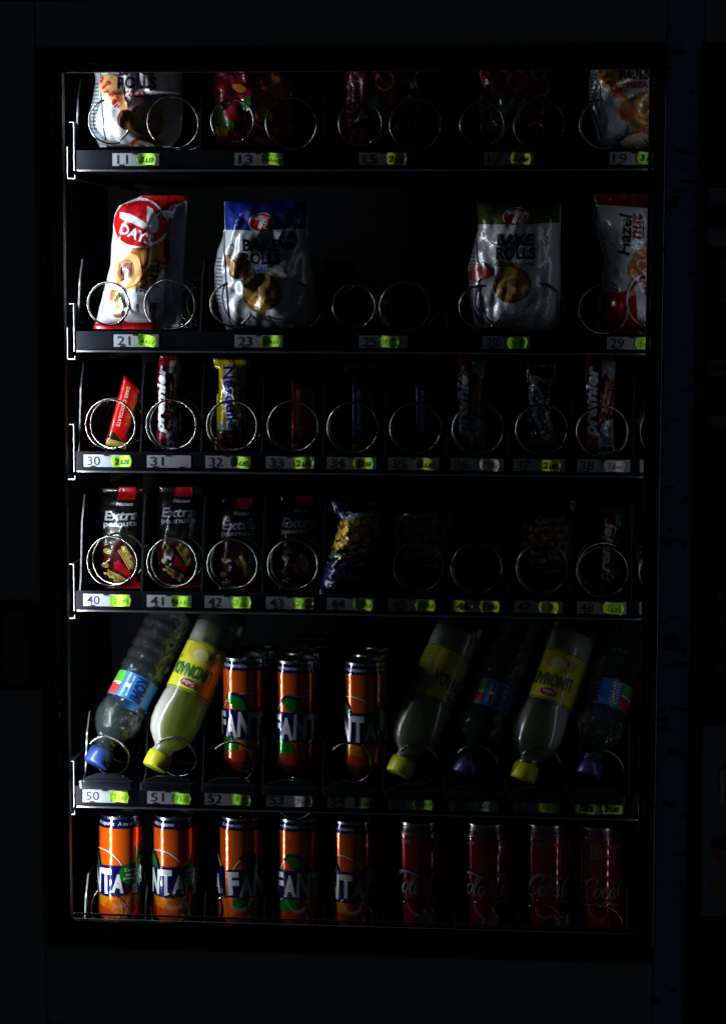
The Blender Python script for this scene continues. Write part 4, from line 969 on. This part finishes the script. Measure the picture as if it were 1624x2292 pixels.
def make_bottle(kind):
    prof = bprof(kind); out = []
    def me_of(bm, nm, mats, smooth=True):
        me = bpy.data.meshes.new(nm); bm.to_mesh(me); bm.free()
        for m in mats: me.materials.append(m)
        for p in me.polygons: p.use_smooth = smooth
        out.append((nm, me))
    bm = bmesh.new(); lathe(bm, prof, 48)
    if kind == 'water':
        for v in bm.verts:
            r = math.hypot(v.co.x, v.co.y)
            if r > .02 and not (.09 < v.co.z < .13): 
                d = .0011*noise.noise(Vector((v.co.x*70, v.co.y*70, v.co.z*60))); v.co.x *= 1+d/r; v.co.y *= 1+d/r
    me_of(bm, 'bottle_shell', [PETS if kind == 'lemon' else PET])
    if kind == 'lemon':
        lv = .205; pr = [(max(r-.0009, 0), z) for r, z in prof if z < lv]+[(rad(prof, lv)-.0009, lv), (0, lv)]
        bm = bmesh.new(); lathe(bm, [(0, .019)]+pr, 48); me_of(bm, 'drink', [LIQ])
    bm = bmesh.new()      # ribbed cap
    n = 80; rc = .0168
    rings = [[bm.verts.new(((r+(.00035 if k % 2 else 0)*w)*math.sin(2*math.pi*k/n), -(r+(.00035 if k % 2 else 0)*w)*math.cos(2*math.pi*k/n), z)) for k in range(n)] for r, z, w in ((.0005, 0, 0), (rc-.0018, 0, 0), (rc-.0004, .0008, 1), (rc, .0025, 1), (rc, .0175, 1), (rc-.0002, .0178, 0), (rc-.0004, .0215, 0), (rc-.003, .0216, 0))]
    for a_, b_ in zip(rings, rings[1:]):
        for k in range(n): bm.faces.new((a_[k], b_[k], b_[(k+1) % n], a_[(k+1) % n]))
    bmesh.ops.recalc_face_normals(bm, faces=bm.faces)
    me_of(bm, 'cap', [mat('cap_yellow', (.72, .74, .02), .4, 0, .2) if kind == 'lemon' else mat('cap_blue', (.02, .05, .21), .35, 0, .3)])
    a = blabel(kind); a.slice(4, 8)
    for f in a.bm.faces: f.normal_flip() if f.normal.y > 0 else None
    for v in a.bm.verts:
        z = ((282 if kind == 'lemon' else 220)-v.co.z)/1000; R = rad(prof, z)+.0004+.00012*v.co.y; R0_ = .0322 if kind == 'lemon' else .0286
        ang = -v.co.x/1000/R0_; v.co = Vector((R*math.sin(ang), -R*math.cos(ang), z))
    for f in a.bm.faces:
        f.normal_update(); c = f.calc_center_median()
        if f.normal.x*c.x+f.normal.y*c.y < 0: f.normal_flip()
    me_of(a.bm, 'bottle_label', a.mats)
    return out
BOT = {'lemon': make_bottle('lemon'), 'water': make_bottle('water')}
def place_bottle(kind, cap, base, spin, label, y0=.076, y1=.168):
    """cap, base: picture positions of the cap end and of the bottle's foot"""
    A = U(*cap, y0); B = U(*base, y1); ax = (B-A).normalized()
    o = empty('drink_bottle', A, label, 'bottle', 'bottles resting on their caps')
    q = Vector((0, 0, 1)).rotation_difference(ax); o.rotation_mode = 'QUATERNION'
    from mathutils import Quaternion
    o.rotation_quaternion = q @ Quaternion((0, 0, 1), math.radians(spin))
    for nm, me in BOT[kind]: link(nm, me, o)
place_bottle('water', (214, 1712), (372, 1400), 0, 'clear water bottle with blue label and bright blue cap, leftmost above card 50')
place_bottle('lemon', (346, 1720), (506, 1376), 0, 'brightly lit cloudy lemonade bottle with yellow cap above card 51')
place_bottle('lemon', (890, 1734), (1040, 1382), 64, 'dim lemonade bottle with yellow cap above card 55')
place_bottle('water', (1036, 1736), (1160, 1402), 5, 'dark water bottle with small green and red label panels above card 56')
place_bottle('lemon', (1166, 1748), (1292, 1388), -4, 'lemonade bottle with a lemon picture on its yellow label above card 57')
place_bottle('water', (1314, 1738), (1400, 1412), 105, 'water bottle with a plain blue label above the 58 stickers')
